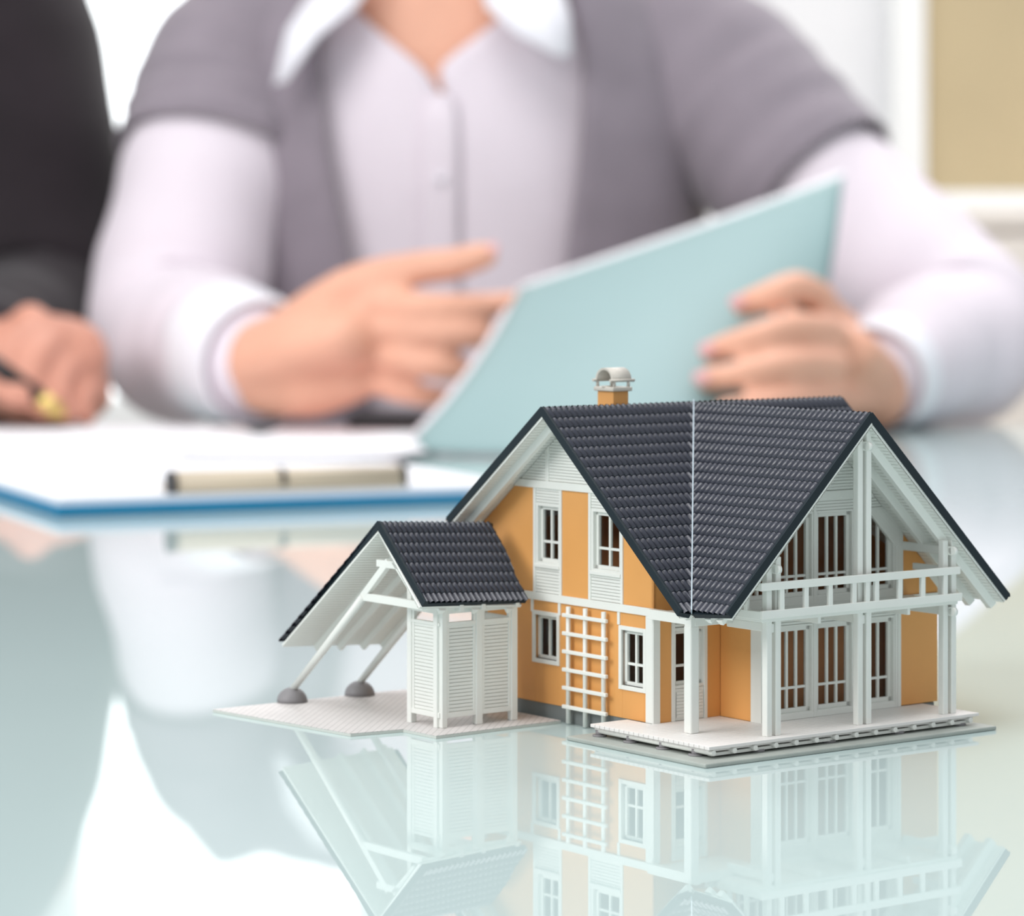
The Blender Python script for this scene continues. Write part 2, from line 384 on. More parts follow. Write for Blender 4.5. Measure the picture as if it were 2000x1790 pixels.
M(S).rod(P_A + V3((0, .1, -.95)), P_F + V3((0, 0, -.95)), 1.0, n=10).build('ridge_cap', VERGE, slabA)
M(S).rod(P_V + V3((0, 0, -.95)), P_G + V3((-.1, 0, -.95)), 1.0, n=10).build('ridge_cap', VERGE, slabB)
# soffits
soffit(slabA, P_A + VY * 1.5, VY, sA, pl_main[1], 61, lenA, [(P_V, valley_n)])
soffit(slabB, P_V, UX, sB, pl_cl[1], 81.2, lenB, [(P_V, -valley_n)])
soffit(slabL, P_A + VY * .4, VY, sL, pl_left[1], 124.6, (P_L - P_A).dot(sL))
soffit(slabR, P_V, UX, sR, pl_cr[1], 81.0, (P_ER - P_G).dot(sR), clR)
# rafters under the overhangs: beams with a pointed tail
def rafter(parent, a, b, n, wd, dp, off=2.9, side=None):
    d = (b - a).normalized(); x = d.cross(n).normalized()
    m = M(S); p = a - n * off; q = b - n * off
    m.prism([p - x * wd / 2, p + x * wd / 2, p + x * wd * .3 - n * dp, p - x * wd * .3 - n * dp], q - p)
    t = q + d * 1.1 + n * .0
    return m.build('rafter', WHITE, parent, .12)
for v in (-6.2,): 
    rafter(slabL, on(pl_left, -41, v), on(pl_left, -90.4, v), pl_left[1], 3.0, 2.2); rafter(slabA, on(pl_main, -38, v), on(pl_main, 26, v), pl_main[1], 2.6, 1.8)
for u in (36.2, 27.0):
    rafter(slabR, on(pl_cr, u, 50), on(pl_cr, u, 108.3), pl_cr[1], 3.4, 2.4)
for u in (36.2, 31.0): rafter(slabB, on(pl_cl, u, 48), on(pl_cl, u, -7.8), pl_cl[1], 2.6, 1.8)
for u in (18.0, 9.0): rafter(slabR, on(pl_cr, u, 98), on(pl_cr, u, 108.3), pl_cr[1], 3.0, 2.2)

# --- walls.  'L' facade: v = 0 plane, faces -v
WT = 1.5
lf_planes = [pl_main, pl_left]
def Lbox(name, m, u0, u1, z0, z1, out=0.0, th=WT, clip=False, bevel=.1, parent=H):
    mm = M(S).box(u0, u1, -out, th, z0, z1)
    if clip: under(mm, lf_planes)
    return mm.build(name, m, parent, bevel)
def Lsiding(u0, u1, z0, z1, clip=False, pitch=.95, parent=H):
    b_ = M(S).box(u0, u1, .2, WT, z0, z1); s_ = M(S).laps((u0, .2, z0), UX, ZZ, -VY, u1 - u0, z1 - z0, pitch, .28)
    if clip: under(b_, lf_planes); [s_.clip(co - no * CLEAR, no, False) for co, no in lf_planes]
    p = b_.build('siding_panel', WHITE, parent); s_.build('siding', WHITE, p, recalc=False)
# generic window: axis 'L' (v plane) or 'R' (u plane)
def window(parent, kind, base, a0, a1, z0, z1, nv=1, trans=None, fr=1.1, rec=1.7, outer=.5, ocover=1.3, name='window', diag=None):
    """a = horizontal coordinate along the facade; depth coordinate d goes into the house"""
    t = M(S)
    def bx(m, p0, p1, d0, d1, q0, q1):
        if kind == 'L': m.box(p0, p1, base + d0, base + d1, q0, q1)
        else: m.box(base - d1, base - d0, p0, p1, q0, q1)
    m = M(S)      # outer casing
    bx(m, a0 - ocover, a0, -outer, rec + .6, z0 - ocover, z1 + ocover); bx(m, a1, a1 + ocover, -outer, rec + .6, z0 - ocover, z1 + ocover)
    bx(m, a0, a1, -outer, rec + .6, z0 - ocover, z0); bx(m, a0, a1, -outer, rec + .6, z1, z1 + ocover)
    if diag: [m.clip(co, no) for co, no in diag[:1]]
    w_ = m.build(name, WHITE, parent, .1)
    m = M(S)      # sash
    d0, d1 = rec * .55, rec + .5
    bx(m, a0, a0 + fr, d0, d1, z0, z1); bx(m, a1 - fr, a1, d0, d1, z0, z1); bx(m, a0, a1, d0, d1, z0, z0 + fr); bx(m, a0, a1, d0, d1, z1 - fr, z1)
    if diag: [m.clip(co, no) for co, no in diag[:1]]
    m.build('sash', WHITE, w_, .08)
    gw = (a1 - a0 - 2 * fr)
    for i in range(nv):
        c = a0 + fr + gw * (i + 1) / (nv + 1); m = M(S); bx(m, c - .42, c + .42, d0 + .2, d1 - .1, z0 + fr, z1 - fr)
        if diag: [m.clip(co, no) for co, no in diag[:1]]
        m.build('muntin', WHITE, w_, .08)
    if trans:
        m = M(S); bx(m, a0 + fr, a1 - fr, d0 + .3, d1 - .2, trans - .4, trans + .4); m.build('muntin', WHITE, w_, .08)
    m = M(S); bx(m, a0 + fr, a1 - fr, d1 - .5, d1 - .35, z0 + fr, z1 - fr)
    if diag: [m.clip(co, no) for co, no in diag[:1]]
    m.build('pane', PANE, w_)
    return w_
# lower floor of the left facade
def wp(*a, **k): return Lbox('wall_panel', ORANGE, *a, **k)
BL, BH = 36.9, 39.3
wp(-86, -58.0, 4.9, BL)
wp(-58.0, -46.8, 4.9, 18.6); wp(-58.0, -46.8, 32.3, BL)
wp(-46.8, -14.9, 4.9, BL)
wp(-14.9, -4.5, 4.9, 14.9); wp(-14.9, -4.5, 31.6, BL)
wp(-4.5, 0, 4.9, BL)
window(H, 'L', 0, -58.0, -46.8, 18.6, 32.3, nv=1)
window(H, 'L', 0, -14.9, -4.6, 14.9, 31.6, nv=1, trans=21.4)
B(H, 'band', WHITE, -86, 1.2, -.75, .2, BL, BH, .12)
for u, z in ((-59.5, 33), (-45.6, 33), (-16.4, 33)): B(H, 'trim_strip', WHITE, u - .6, u + .6, -.4, .2, z, BL)
B(H, 'corner_board', WHITE, -3.2, .5, -.6, 0, 4.9, BL, .12); B(H, 'corner_board', WHITE, -.1, .55, -.6, 2.1, 4.9, BL, .12)
# upper floor of the left facade
for a, b_ in ((-86, -58.8), (-44.4, -31.0), (-14.3, 0)): wp(a, b_, BH, 72.0, clip=True)
for a, b_ in ((-58.8, -44.4), (-31.0, -14.3)):
    Lsiding(a + .2, b_ - .2, BH, 47.2); Lsiding(a + .2, b_ - .2, 67.5, 72.0, clip=True)
    under(M(S).box(a, a + 1.2, -.45, WT, BH, 72), lf_planes).build('trim_strip', WHITE, H, .1)
    under(M(S).box(b_ - 1.2, b_, -.45, WT, BH, 72), lf_planes).build('trim_strip', WHITE, H, .1)
    window(H, 'L', 0, a + 2.3, b_ - 1.8, 49.0, 66.4, nv=1, trans=55.3, ocover=1.1, outer=.25)
    B(H, 'window_sill', WHITE, a + .8, b_ - .8, -.8, .4, 47.2, 48.3)
under(M(S).box(-82, 0, -.7, WT, 72.0, 74.4), lf_planes).build('band', WHITE, H, .12)
Lsiding(-70, 0, 74.4, 96, clip=True)
under(M(S).box(-52.6, -51.0, -.35, 1, 74.4, 97), lf_planes).build('trim_strip', WHITE, H, .1)
under(M(S).box(-27, -25.4, -.35, 1, 74.4, 97), lf_planes).build('trim_strip', WHITE, H, .1)
# short wall at u = 0 beside the porch
def Rbox(name, m, u, v0, v1, z0, z1, out=0, th=WT, planes=None, bevel=.1, label=None):
    mm = M(S).box(u - th, u + out, v0, v1, z0, z1)
    if planes: under(mm, planes)
    return mm.build(name, m, H, bevel, label=label)
def Rsiding(u, v0, v1, z0, z1, planes=None, pitch=.95, extra=()):
    b_ = M(S).box(u - WT, u - .2, v0, v1, z0, z1); s_ = M(S).laps((u - .2, v0, z0), VY, ZZ, UX, v1 - v0, z1 - z0, pitch, .28)
    for co, no in (planes or ()): b_.clip(co - no * CLEAR, no); s_.clip(co - no * CLEAR, no, False)
    for co, no in extra: b_.clip(co, no); s_.clip(co, no, False)
    p = b_.build('siding_panel', WHITE, H); s_.build('siding', WHITE, p, recalc=False)
Rbox('wall_panel', ORANGE, 0, 2.0, 6.8, 4.9, BL); Rbox('wall_panel', ORANGE, 0, 20.8, 26.2, 4.9, BL)
Rbox('wall_panel', ORANGE, 0, 0, 26.2, BL, 58, planes=[pl_main])
dr = Rbox('entrance_door', WHITE, 0, 8.0, 19.6, 5.0, 14.6)
s_ = M(S).laps((0.02, 8.6, 5.8), VY, ZZ, UX, 10.4, 7.8, .95, .25).build('siding', WHITE, dr, recalc=False)
window(H, 'R', 0, 8.3, 19.3, 15.6, 32.0, nv=1, trans=21.3, ocover=.9, outer=.2)
Rbox('trim_strip', WHITE, 0, 6.8, 8.1, 4.9, BL, .4); Rbox('trim_strip', WHITE, 0, 19.6, 20.8, 4.9, BL, .4); Rsiding(0, 8.1, 19.6, 33, BL)
# wing side wall (plane v = 26.2)
B(H, 'wall_panel', ORANGE, 0, 14.3, 26.2, 27.7, 4.9, 39); B(H, 'corner_board', WHITE, 14.3, 19.1, 25.7, 27.7, 4.9, 39, .15)
# wing front (plane u = 18.9)
FU = 18.9; wing = [pl_cl, pl_cr]
Rbox('wall_panel', ORANGE, FU, 27.7, 30.5, 4.9, BL); Rbox('wall_panel', ORANGE, FU, 83.4, 99.6, 5.2, BL)
Rbox('trim_strip', WHITE, FU, 82.0, 83.4, 5, BL, .5); Rbox('trim_strip', WHITE, FU, 30.5, 31.4, 5, BL, .5)
units = ((32.2, 46.2), (48.6, 62.8), (66.0, 80.4))
for a, b_ in units:
    window(H, 'R', FU, a, b_, 7.0, 32.8, nv=2, trans=14.4, ocover=.7, outer=.15, fr=1.3)
    Rbox('door_sill', WHITE, FU, a - .7, b_ + .7, 5.0, 6.6, .3)
    Rbox('door_sill', WHITE, FU, a - .7, b_ + .7, BH, 41.6, .3)
for a, b_ in ((31.4, 31.6), (46.9, 47.9), (63.5, 65.3), (81.1, 82.0)): Rbox('mullion', WHITE, FU, a, b_, 5, BL, .35)
Rsiding(FU, 31.4, 82.0, 33.5, BL)
M(S).box(FU - 1.5, FU + .6, 26.2, 99.6, BL, BH).build('band', WHITE, H, .1)
# upper floor of the wing
window(H, 'R', FU, 17.0, 30.4, 41.8, 60.0, nv=2, trans=47.9, ocover=.7, outer=.15, fr=1.3, diag=[(V3((FU, 30.4, 66.0)), V3((0, -9.4, 10.8)).normalized())])
Rbox('door_sill', WHITE, FU, 5, 31, BH, 41.6, .3); Rbox('wall_panel', ORANGE, FU, 0, 16.0, 41.6, 60, planes=wing)
B(H, 'porch_ceiling', WHITE, -1, 18.8, 1, 27, 37.4, 38.4, 0)
dg = (V3((FU, 69.0, 66.2)), V3((0, 9.4, 10.8)).normalized())            # sloping head of the right-hand window
dgo = (V3((FU, 69.0, 67.1)), V3((0, 9.4, 10.8)).normalized())
for i, (a, b_) in enumerate(units):
    window(H, 'R', FU, a, b_, 41.8, 66.6, nv=2, trans=47.9, ocover=.7, outer=.15, fr=1.3, diag=[dgo] if i == 2 else None)
Rbox('wall_panel', ORANGE, FU, 84.4, 99.6, BH, 66, planes=wing)
for a, b_, zt in ((30.5, 31.5, 66), (46.9, 47.9, 70.9), (63.5, 65.3, 70.9), (81.1, 82.4, 55.5)): Rbox('mullion', WHITE, FU, a, b_, BH, zt, .35, planes=wing)
Rbox('trim_strip', WHITE, FU, 82.4, 84.4, BH, 63, .4, planes=wing)
Rsiding(FU, 25, 76.5, 67.3, 70.9, planes=wing)
M(S).box(FU - 1.5, FU + .7, 20, 80, 70.9, 73.2)
under(M(S).box(FU - 1.5, FU + .5, 20, 80, 70.9, 73.2), wing).build('band', WHITE, H, .1)
Rsiding(FU, 22, 78, 73.2, 94, planes=wing)
under(M(S).box(FU - .5, FU + .3, 47.9, 49.2, 73.2, 94), wing).build('trim_strip', WHITE, H, .1)
# sloping boarded cheek beside the right-hand upper window
ck = [V3((FU - 1, 68.8, 67.3)), V3((FU - 1, 76.6, 67.3)), V3((FU - 1, 84.3, 61.6)), V3((FU - 1, 84.3, 52.6)), V3((FU - 1, 80.6, 55.2))]
o = M(S).prism(ck, (1.25, 0, 0)).build('sloping_cheek', WHITE, H, .1, label='white boarded panel sloping beside the upper window')
for k in range(5):
    f0 = (k + .6) / 5.5
    a = V3((FU + .25, 69.5 + 7.5 * f0, 66.5 + .4 * f0)); b_ = V3((FU + .25, 80.8 + 3.2 * f0, 55.6 + 5.6 * f0))
    M(S).beam(a, b_, .28, .3, up=(1, 0, 0)).build('lap', WHITE, o)
# walls turned away, interior
m = M(S).box(-86, -84.5, 0, 100, 4.9, 64); under(m, lf_planes).build('back_wall', ORANGE, H)
# far gable with a window opening that lets daylight through
for a, b_, c, d in ((-86, -34, 4.9, 95), (-21, 0, 4.9, 95), (-34, -21, 4.9, 45), (-34, -21, 64, 95)): under(M(S).box(a, b_, 99, 100.5, c, d), [pl_main, pl_left]).build('wall_panel', ORANGE, H)
window(H, 'L', 99.0, -33, -22, 46, 63, nv=0, trans=55, ocover=1, outer=.2)
under(M(S).box(-1, FU - 1.5, 98.1, 99.6, 4.9, 60), [pl_cr, pl_main]).build('wall_panel', ORANGE, H)
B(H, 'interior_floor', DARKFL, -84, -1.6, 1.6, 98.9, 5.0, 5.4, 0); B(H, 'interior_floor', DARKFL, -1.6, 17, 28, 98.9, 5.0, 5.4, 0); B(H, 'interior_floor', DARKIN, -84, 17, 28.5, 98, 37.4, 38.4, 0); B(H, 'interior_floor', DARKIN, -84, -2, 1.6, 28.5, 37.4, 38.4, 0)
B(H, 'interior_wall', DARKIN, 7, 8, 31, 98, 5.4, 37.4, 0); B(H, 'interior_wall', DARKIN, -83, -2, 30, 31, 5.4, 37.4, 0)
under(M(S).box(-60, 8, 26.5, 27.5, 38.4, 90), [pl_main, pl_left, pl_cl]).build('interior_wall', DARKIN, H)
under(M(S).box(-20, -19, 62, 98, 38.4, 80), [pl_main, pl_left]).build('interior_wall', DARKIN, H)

# --- chimney
cx0, cx1, cy0, cy1 = -49.3, -41.4, 17.9, 24.0
B(H, 'chimney', ORANGE, cx0, cx1, cy0, cy1, 86, 102.2, .15)
cap = B(H, 'chimney_cap', CAPM, cx0 - 1, cx1 + 1, cy0 - .9, cy1 + .9, 102.2, 103.6, .35, label='beige arched cowl on the chimney')
ca = (cx0 + cx1) / 2; ra = 4.3
m = M(S); n_ = 12; ringo = []
for i in range(n_ + 1):
    t = math.pi * i / n_
    ringo.append([m.bm.verts.new((ca + r_ * math.cos(t), y, 105.6 + r_ * .92 * math.sin(t))) for r_ in (ra, ra - .7) for y in (cy0 - .6, cy1 + 1.0)])
for i in range(n_):
    a, b_ = ringo[i], ringo[i + 1]
    m.bm.faces.new((a[0], a[1], b_[1], b_[0])).smooth = True; m.bm.faces.new((a[3], a[2], b_[2], b_[3])).smooth = True
    m.bm.faces.new((a[0], b_[0], b_[2], a[2])); m.bm.faces.new((a[1], a[3], b_[3], b_[1]))
for a in (ringo[0], ringo[-1]): m.bm.faces.new((a[0], a[2], a[3], a[1]))
m.build('cowl', CAPM, cap)
for x in (ca - ra, ca + ra):
    M(S).rod((x, cy0 - 1.6, 105.6), (x, cy1 + 2.0, 105.6), .5, n=10).build('rod', CAPM, cap)
    for y in (cy0 + .2, cy1 - .2): M(S).rod((x * .97 + ca * .03, y, 103.4), (x * .97 + ca * .03, y, 105.6), .5, n=8).build('cowl_leg', CAPM, cap)
M(S).rod((ca, cy0 + .5, 103.4), (ca, cy0 + .5, 103.9), 1.6, n=12).build('flue', CAPM, cap)

# --- trellis on the left facade
tr = M(S).rod((-39.2, -1.7, .5), (-39.2, -1.7, 36.4), .75, n=8).build('trellis', WHITE, H, label='small white trellis of rungs on the orange wall')
M(S).rod((-30.8, -1.7, .3), (-30.8, -1.7, 36.6), .75, n=8).build('trellis_bar', WHITE, tr); M(S).rod((-21.8, -1.7, 1.2), (-21.8, -1.7, 36.4), .75, n=8).build('trellis_bar', WHITE, tr)
for z in (33.8, 28.2, 22.6, 17.0, 11.4, 5.6): M(S).beam((-41.0, -2.4, z), (-19.4, -2.4, z), 1.1, 1.15).build('rung', WHITE, tr, .2)

# --- porch post, beams and double posts
B(H, 'porch_post', WHITE, 18.6, 21.9, -4.2, -.8, 4.9, 36.4, .5)
B(H, 'porch_beam', WHITE, 0, 22.0, -2.6, -.4, 36.4, 39.4, .15); B(H, 'porch_beam', WHITE, 18.8, 21.8, -4.0, 27, 36.2, 39.0, .15)
def post_pair(v, ztop, zn, short=()):
    for dv in (-2.75, .75): B(H, 'double_post', WHITE, 36.9, 39.2, v + dv, v + dv + 2.1, 4.9, ztop, .3)
    for j, zb in enumerate(zn):
        if j in short: B(H, 'tie_beam', WHITE, FU, 38.6, v - .65, v + .75, zb, zb + 2.7, .3); continue
        B(H, 'tie_beam', WHITE, FU, 40.6, v - .65, v + .75, zb, zb + 2.7, .3)
        M(S).rod((40.6, v - .65, zb + 1.35), (40.6, v + .75, zb + 1.35), 1.35, n=14).build('beam_end', WHITE, H)
post_pair(12.8, 57.0, (34.9, 52.2), (0,)); post_pair(49.0, 93.0, (34.9, 86.6), (0,)); post_pair(84.6, 58.0, (34.9, 53.4))
for v in (30.5, 67): B(H, 'tie_beam', WHITE, FU, 39.5, v - .6, v + .6, 36.4, 38.4, .2)
# balcony
bal = B(H, 'balcony', WHITE, FU, 40.2, 7.2, 87.0, 38.4, 39.4, .1)
FB = 41.2
def Bb(name, *a): return B(bal, name, WHITE, *a, .18)
Bb('lower_rail', 39.9, FB, 6.6, 88.0, 39.4, 41.8); Bb('top_rail', 39.9, FB, 6.2, 87.2, 47.6, 49.9)
Bb('lower_rail', 21, 39.9, 6.6, 7.9, 39.2, 41.6); Bb('top_rail', 24, 39.9, 6.6, 7.9, 47.6, 49.7)
Bb('top_rail', 22, 39.9, 85.6, 86.8, 47.6, 49.6)
for v in (14.5, 24.0, 33.6, 43.2, 48.6, 52.4, 62.0, 71.6, 81.0): Bb('baluster', 39.9, FB - .15, v - .85, v + .85, 41.6, 47.8)
for u in (33.5, 26): Bb('baluster', u - .8, u + .8, 6.7, 7.8, 41.4, 47.8)
for u in (34, 26): Bb('baluster', u - .8, u + .8, 85.6, 86.7, 39.4, 47.8)

# ------------------------------------------------------------------ the carport (a thing of its own)
CO = V3((-88, -32, 0))
car = empty('model_carport', Wh(*CO), HRZ); tag(car, 'white model carport with slanted struts and dark tiled roof beside the orange house', 'model carport')
class MC(M):
    def __init__(s): super().__init__(S)
    def build(s, name, m, parent=None, bevel=0, **kw):
        bmesh.ops.translate(s.bm, vec=-CO, verts=s.bm.verts[:]); return super().build(name, m, parent, bevel, **kw)
def CB(name, m, a0, a1, b0, b1, c0, c1, bevel=.15, parent=None): return MC().box(a0, a1, b0, b1, c0, c1).build(name, m, parent or car, bevel)
pts = [(-127, -76), (-60, -68.5), (-57.5, -51), (-41, -50.5), (-42.5, -15), (-42.5, -2), (-127, -2)]
gp = MC().prism([(x, y, 0) for x, y in pts], (0, 0, .85)).build('ground_plate', mat('pale_grey_plate', (.60, .62, .58), .5), car, .1, label='thin paved plate under the carport')
MC().prism([(x, y, .85) for x, y in pts], (0, 0, .15)).build('paving', PAVED, gp)
for u, v in ((-125.6, -47.0), (-125.2, -21.0)): MC().dome((u, v, 1.0), 5.0, 4.7).build('stone_footing', STONE, car, label='grey dome footing of a strut')
Q_A = V3((-72.5, -50, 62.6)); Q_B = V3((-72.5, -6.6, 60.25)); Q_L = V3((-125.1, -50, 21.3)); Q_LB = V3((-125.1, -6.6, 19.4)); Q_R = V3((-47.7, -50, 40.1)); Q_RB = V3((-47.7, -11.0, 38.6))
qt = (Q_B - Q_A).normalized()
qr = plane(Q_A, Q_B, Q_R); ql = plane(Q_A, Q_B, Q_L)
def cslab(name, p, pl): return MC().prism([a - pl[1] * .35 for a in p], -pl[1] * 1.4).build(name, VERGE, car)
Q_A2 = V3((-72.5, -6.5, 60.2))
cr = cslab('roof_slope', [Q_A, Q_A2, Q_RB, Q_R], qr); cl = cslab('roof_slope', [Q_A, Q_B, Q_LB, Q_L], ql)
srr = qr[1].cross(qt).normalized(); srr = srr if srr.z < 0 else -srr
sll = ql[1].cross(qt).normalized(); sll = sll if sll.z < 0 else -sll
lr = (Q_R - Q_A).dot(srr); ll = (Q_L - Q_A).dot(sll)
sk = (Q_R - Q_A).normalized()
def shift(tiles, off): return [(Matrix.Translation(-off) @ a, b - off, c) for a, b, c in tiles]
endn = qr[1].cross(Q_RB - Q_A2).normalized(); endn = endn if endn.dot(qt) > 0 else -endn
cc = [(Q_A2, endn), (Q_R, srr)]
fc = tile_field(Q_A + qt * 1.2, qt, srr, qr[1], 21 * 2.0, lr, 21, 8, cc)
place_tiles(shift(fc[0], CO), fc[1], fc[2], [(a - CO, b) for a, b in cc], cr, set(range(400)))
fc = tile_field(Q_A, qt, sll, ql[1], 43.4, ll, 22, 15); place_tiles(shift(fc[0], CO), fc[1], fc[2], [], cl, set())
def cverge(p, q, n, i, parent):
    i = i.normalized() * 1.5; MC().prism([p + n * .7, q + n * .7, q + n * .5 + i, p + n * .5 + i], -n * 1.1).build('verge', VERGE, parent, .12)
cverge(Q_A, Q_R, qr[1], qt, cr); cverge(Q_A, Q_L, ql[1], qt, cl)
MC().rod(Q_A + V3((0, 0, -.9)), Q_A2 + V3((0, 0, -.9)), .9, n=10).build('ridge_cap', VERGE, cr)
for (O, s, n, l2, lg, par) in ((Q_A, srr, qr[1], lr, 38.6, cr), (Q_A, sll, ql[1], ll, 42.6, cl)):
    q = [O, O + qt * lg, O + qt * lg + s * l2, O + s * l2]
    MC().prism([p - n * 1.75 + qt * .4 for p in q], -n * .7).build('soffit_board', WHITE, par, .1)
    MC().laps(O - n * 2.46 + qt * .4, qt, s, -n, lg, l2, 1.4, .25).build('soffit_siding', WHITE, par, recalc=False)
def crafter(par, O, s, n, at, l0, l1):
    x = qt; p = O + qt * at + s * l0 - n * 2.6; d = s * (l1 - l0)
    MC().prism([p - x * 1.3, p + x * 1.3, p + x * .5 - n * 1.8, p - x * .5 - n * 1.8], d).build('rafter', WHITE, par, .1)
for at in (13.5, 22.5, 31.5, 39.5): crafter(cl, Q_A, sll, ql[1], at, 2, ll + .4)
for at in (9.0, 21.5, 34.5): crafter(cr, Q_A, srr, qr[1], at, 2, lr + .8)
# struts with ties
for v in (-47.0, -21.0):
    st = MC().rod((-125.2, v, 5.0), (-84.2, v, 38.6), 1.15, 1.5, n=8).build('strut', WHITE, car)
    MC().beam((-88, v, 35.6), (-70.5, v, 50.6), 1.9, 2.3).build('strut_head', WHITE, st, .15)
    MC().box(-84.8, -52, v - .9, v + .9, 37.4, 39.8).build('tie_beam', WHITE, car, .15)
    MC().box(-76.5, -64, v - .9, v + .9, 48.6, 50.8).build('collar_beam', WHITE, car, .15)
    MC().beam((-67.5, v, 51), (-56, v, 41.2), 1.8, 2.0).build('strut_head', WHITE, st, .15)
# shed
SU, SV = -51.1, -41.3
CB('shed_post', WHITE, SU - 2.2, SU, SV + .3, SV + 2.3, 1, 38.2, .25); CB('shed_post', WHITE, SU - 3.6, SU - 1.7, SV - .5, SV + .4, 1, 38.2, .15)
CB('shed_post', WHITE, -68.9, -66.6, SV - .4, SV + 1.8, .9, 51.0, .25); CB('shed_post', WHITE, SU - 2.2, SU, -28.1, -25.6, 1, 38, .25); CB('shed_post', WHITE, SU - 2.2, SU, -14.6, -12.2, 1, 38, .25)
CB('shed_post', WHITE, -68.9, -66.6, -14.6, -12.2, 1, 38, .25)
for z0, z1 in ((4.0, 5.6), (32.0, 33.0), (35.6, 37.8)):
    CB('shed_rail', WHITE, -68.6, SU - 1, SV - .2, SV + 1.1, z0, z1, .12); CB('shed_rail', WHITE, SU - 1.5, SU - .2, SV + 1, -12.4, z0, z1, .12)
def cpanel(a0, a1, b0, b1, face):
    if face == 'v':
        p = CB('siding_panel', WHITE, a0, a1, SV + .5, SV + 1.1, 5.4, 32.4, .05); MC().laps((a0, SV + .5, 5.6), UX, ZZ, -VY, a1 - a0, 26.4, 1.1, .24).build('siding', WHITE, p, recalc=False)
    else:
        p = CB('siding_panel', WHITE, SU - 1.3, SU - .8, b0, b1, 5.4, 32.4, .05); MC().laps((SU - .8, b0, 5.6), VY, ZZ, UX, b1 - b0, 26.4, 1.1, .24).build('siding', WHITE, p, recalc=False)
cpanel(-66.6, SU - 2, 0, 0, 'v'); cpanel(0, 0, SV + 2.2, -28.1, 'u'); cpanel(0, 0, -25.6, -14.5, 'u')
for a0, a1, b0, b1 in ((-66.6, -65.6, SV, SV + 1.1), (SU - 4.4, SU - 3.4, SV, SV + 1.1)): CB('stile', WHITE, a0, a1, b0, b1, 5, 36, .1)
for b0 in (-39.0, -29.0, -25.6, -15.5): CB('stile', WHITE, SU - 1.4, SU - .3, b0, b0 + .9, 5, 36, .1)
CB('back_panel', WHITE, -68.8, SU - 2, -13.6, -12.6, 5, 33, .1)
for v in (SV + 6, -27, -14): CB('eave_bracket', WHITE, SU - .5, SU + 2.4, v - .8, v + .8, 36.4, 38.6, .2)
CB('eave_beam', WHITE, SU - 1.6, SU + .6, SV - 6, -11.8, 38.0, 39.0, .15)

# ------------------------------------------------------------------ things on the far part of the table
PX = 5900.0
def W(px, py, Y): return V3(((px - 1000) / PX * Y, Y, CAM_H - (py - 510) / PX * Y))
def G(px, py, z=0.0):
    Y = (CAM_H - z) * PX / (py - 510); return V3(((px - 1000) / PX * Y, Y, z))
PAPER = mat('white_paper', (0.90, 0.90, 0.94), .7, .2, .01, 20)
PINKP = mat('pinkish_paper', (0.88, 0.80, 0.84), .7, .2, .01, 20)
BLUE = mat('blue_clipboard', (0.0, 0.19, 0.37), .5, .25, .04, 20)
TEALP = mat('pale_teal_card', (0.29, 0.42, 0.43), .55, .3, .03, 8)
CLIPM = mat('champagne_metal', (0.60, 0.50, 0.38), .4, .5, .03, 20)
BLACK = mat('black_plastic', (0.012, 0.012, 0.014), .4, .5, .1, 20)
GOLD = mat('gold_metal', (0.75, 0.55, 0.2), .3, .5, .03, 20, metal=.8)
cbp = empty('clipboard', G(110, 1012)); cbp.rotation_euler = (0, 0, math.radians(22.6)); tag(cbp, 'blue clipboard holding white paper under a beige metal clip', 'clipboard')
M().box(0, .235, 0, .33, 0, .005).build('board', BLUE, cbp, .0012)
pad = M().box(.003, .232, .006, .325, .0051, .0085).build('paper_pad', PAPER, cbp)
cl_ = M().box(.060, .173, .006, .04, .0085, .011).build('clip_base', CLIPM, cbp, .001)
M().rod((.060, .013, .0130), (.173, .013, .0130), .0060, n=16).build('clip_roller', CLIPM, cbp)
for x in (.058, .112, .1735): M().rod((x - .0015, .013, .0130), (x + .0015, .013, .0130), .0064, n=16).build('clip_end', BLACK, cbp)
# left wing of the board going further left
def sheet(name, corners, m, z, label, cat='paper', group=None, th=.0006, curl=0.0):
    """thin sheet with slightly lifted edges"""
    c = [V3((*G(*p, z).xy, 0)) for p in corners]; o0 = sum(c, V3()) / 4; bm_ = M(); N = 10; g = []
    for i in range(N + 1):
        row = []
        for j in range(N + 1):
            a, b_ = i / N, j / N
            p = c[0].lerp(c[1], a).lerp(c[3].lerp(c[2], a), b_) - o0
            row.append(bm_.bm.verts.new((p.x, p.y, curl * (max(0, a - .6) ** 2 + max(0, .3 - b_) ** 2))))
        g.append(row)
    for i in range(N):
        for j in range(N): bm_.bm.faces.new((g[i][j], g[i + 1][j], g[i + 1][j + 1], g[i][j + 1])).smooth = True
    o = bm_.build(name, m); o.location = (o0.x, o0.y, z); sd = o.modifiers.new('thickness', 'SOLIDIFY'); sd.thickness = th; sd.offset = 1
    return tag(o, label, cat, group)
sheet('paper_sheet', [(-380, 905), (560, 902), (470, 842), (-300, 842)], PAPER, .0005, 'stack of white paper under the hand with the pen, behind the clipboard', th=.004)
sheet('paper_sheet', [(330, 897), (835, 898), (800, 852), (420, 848)], PAPER, .0092, 'curling white sheet in front of the rolled-up sleeve, between clipboard and teal folder', curl=.02)
sheet('paper_sheet', [(480, 868), (850, 880), (830, 832), (560, 834)], PINKP, .0012, 'pinkish sheet of paper beside the lower tip of the teal folder', th=.001)
# dark phone behind the folder tip
ph = empty('mobile_phone', G(775, 842, .001)); ph.location.z = .0025; tag(ph, 'small black phone lying behind the pinkish sheet below the open hand', 'phone')
M().box(-.034, .036, -.012, .10, 0, .009).build('phone_body', BLACK, ph, .003); M().box(-.031, .033, -.008, .096, .009, .0094).build('screen', BLACK, ph)

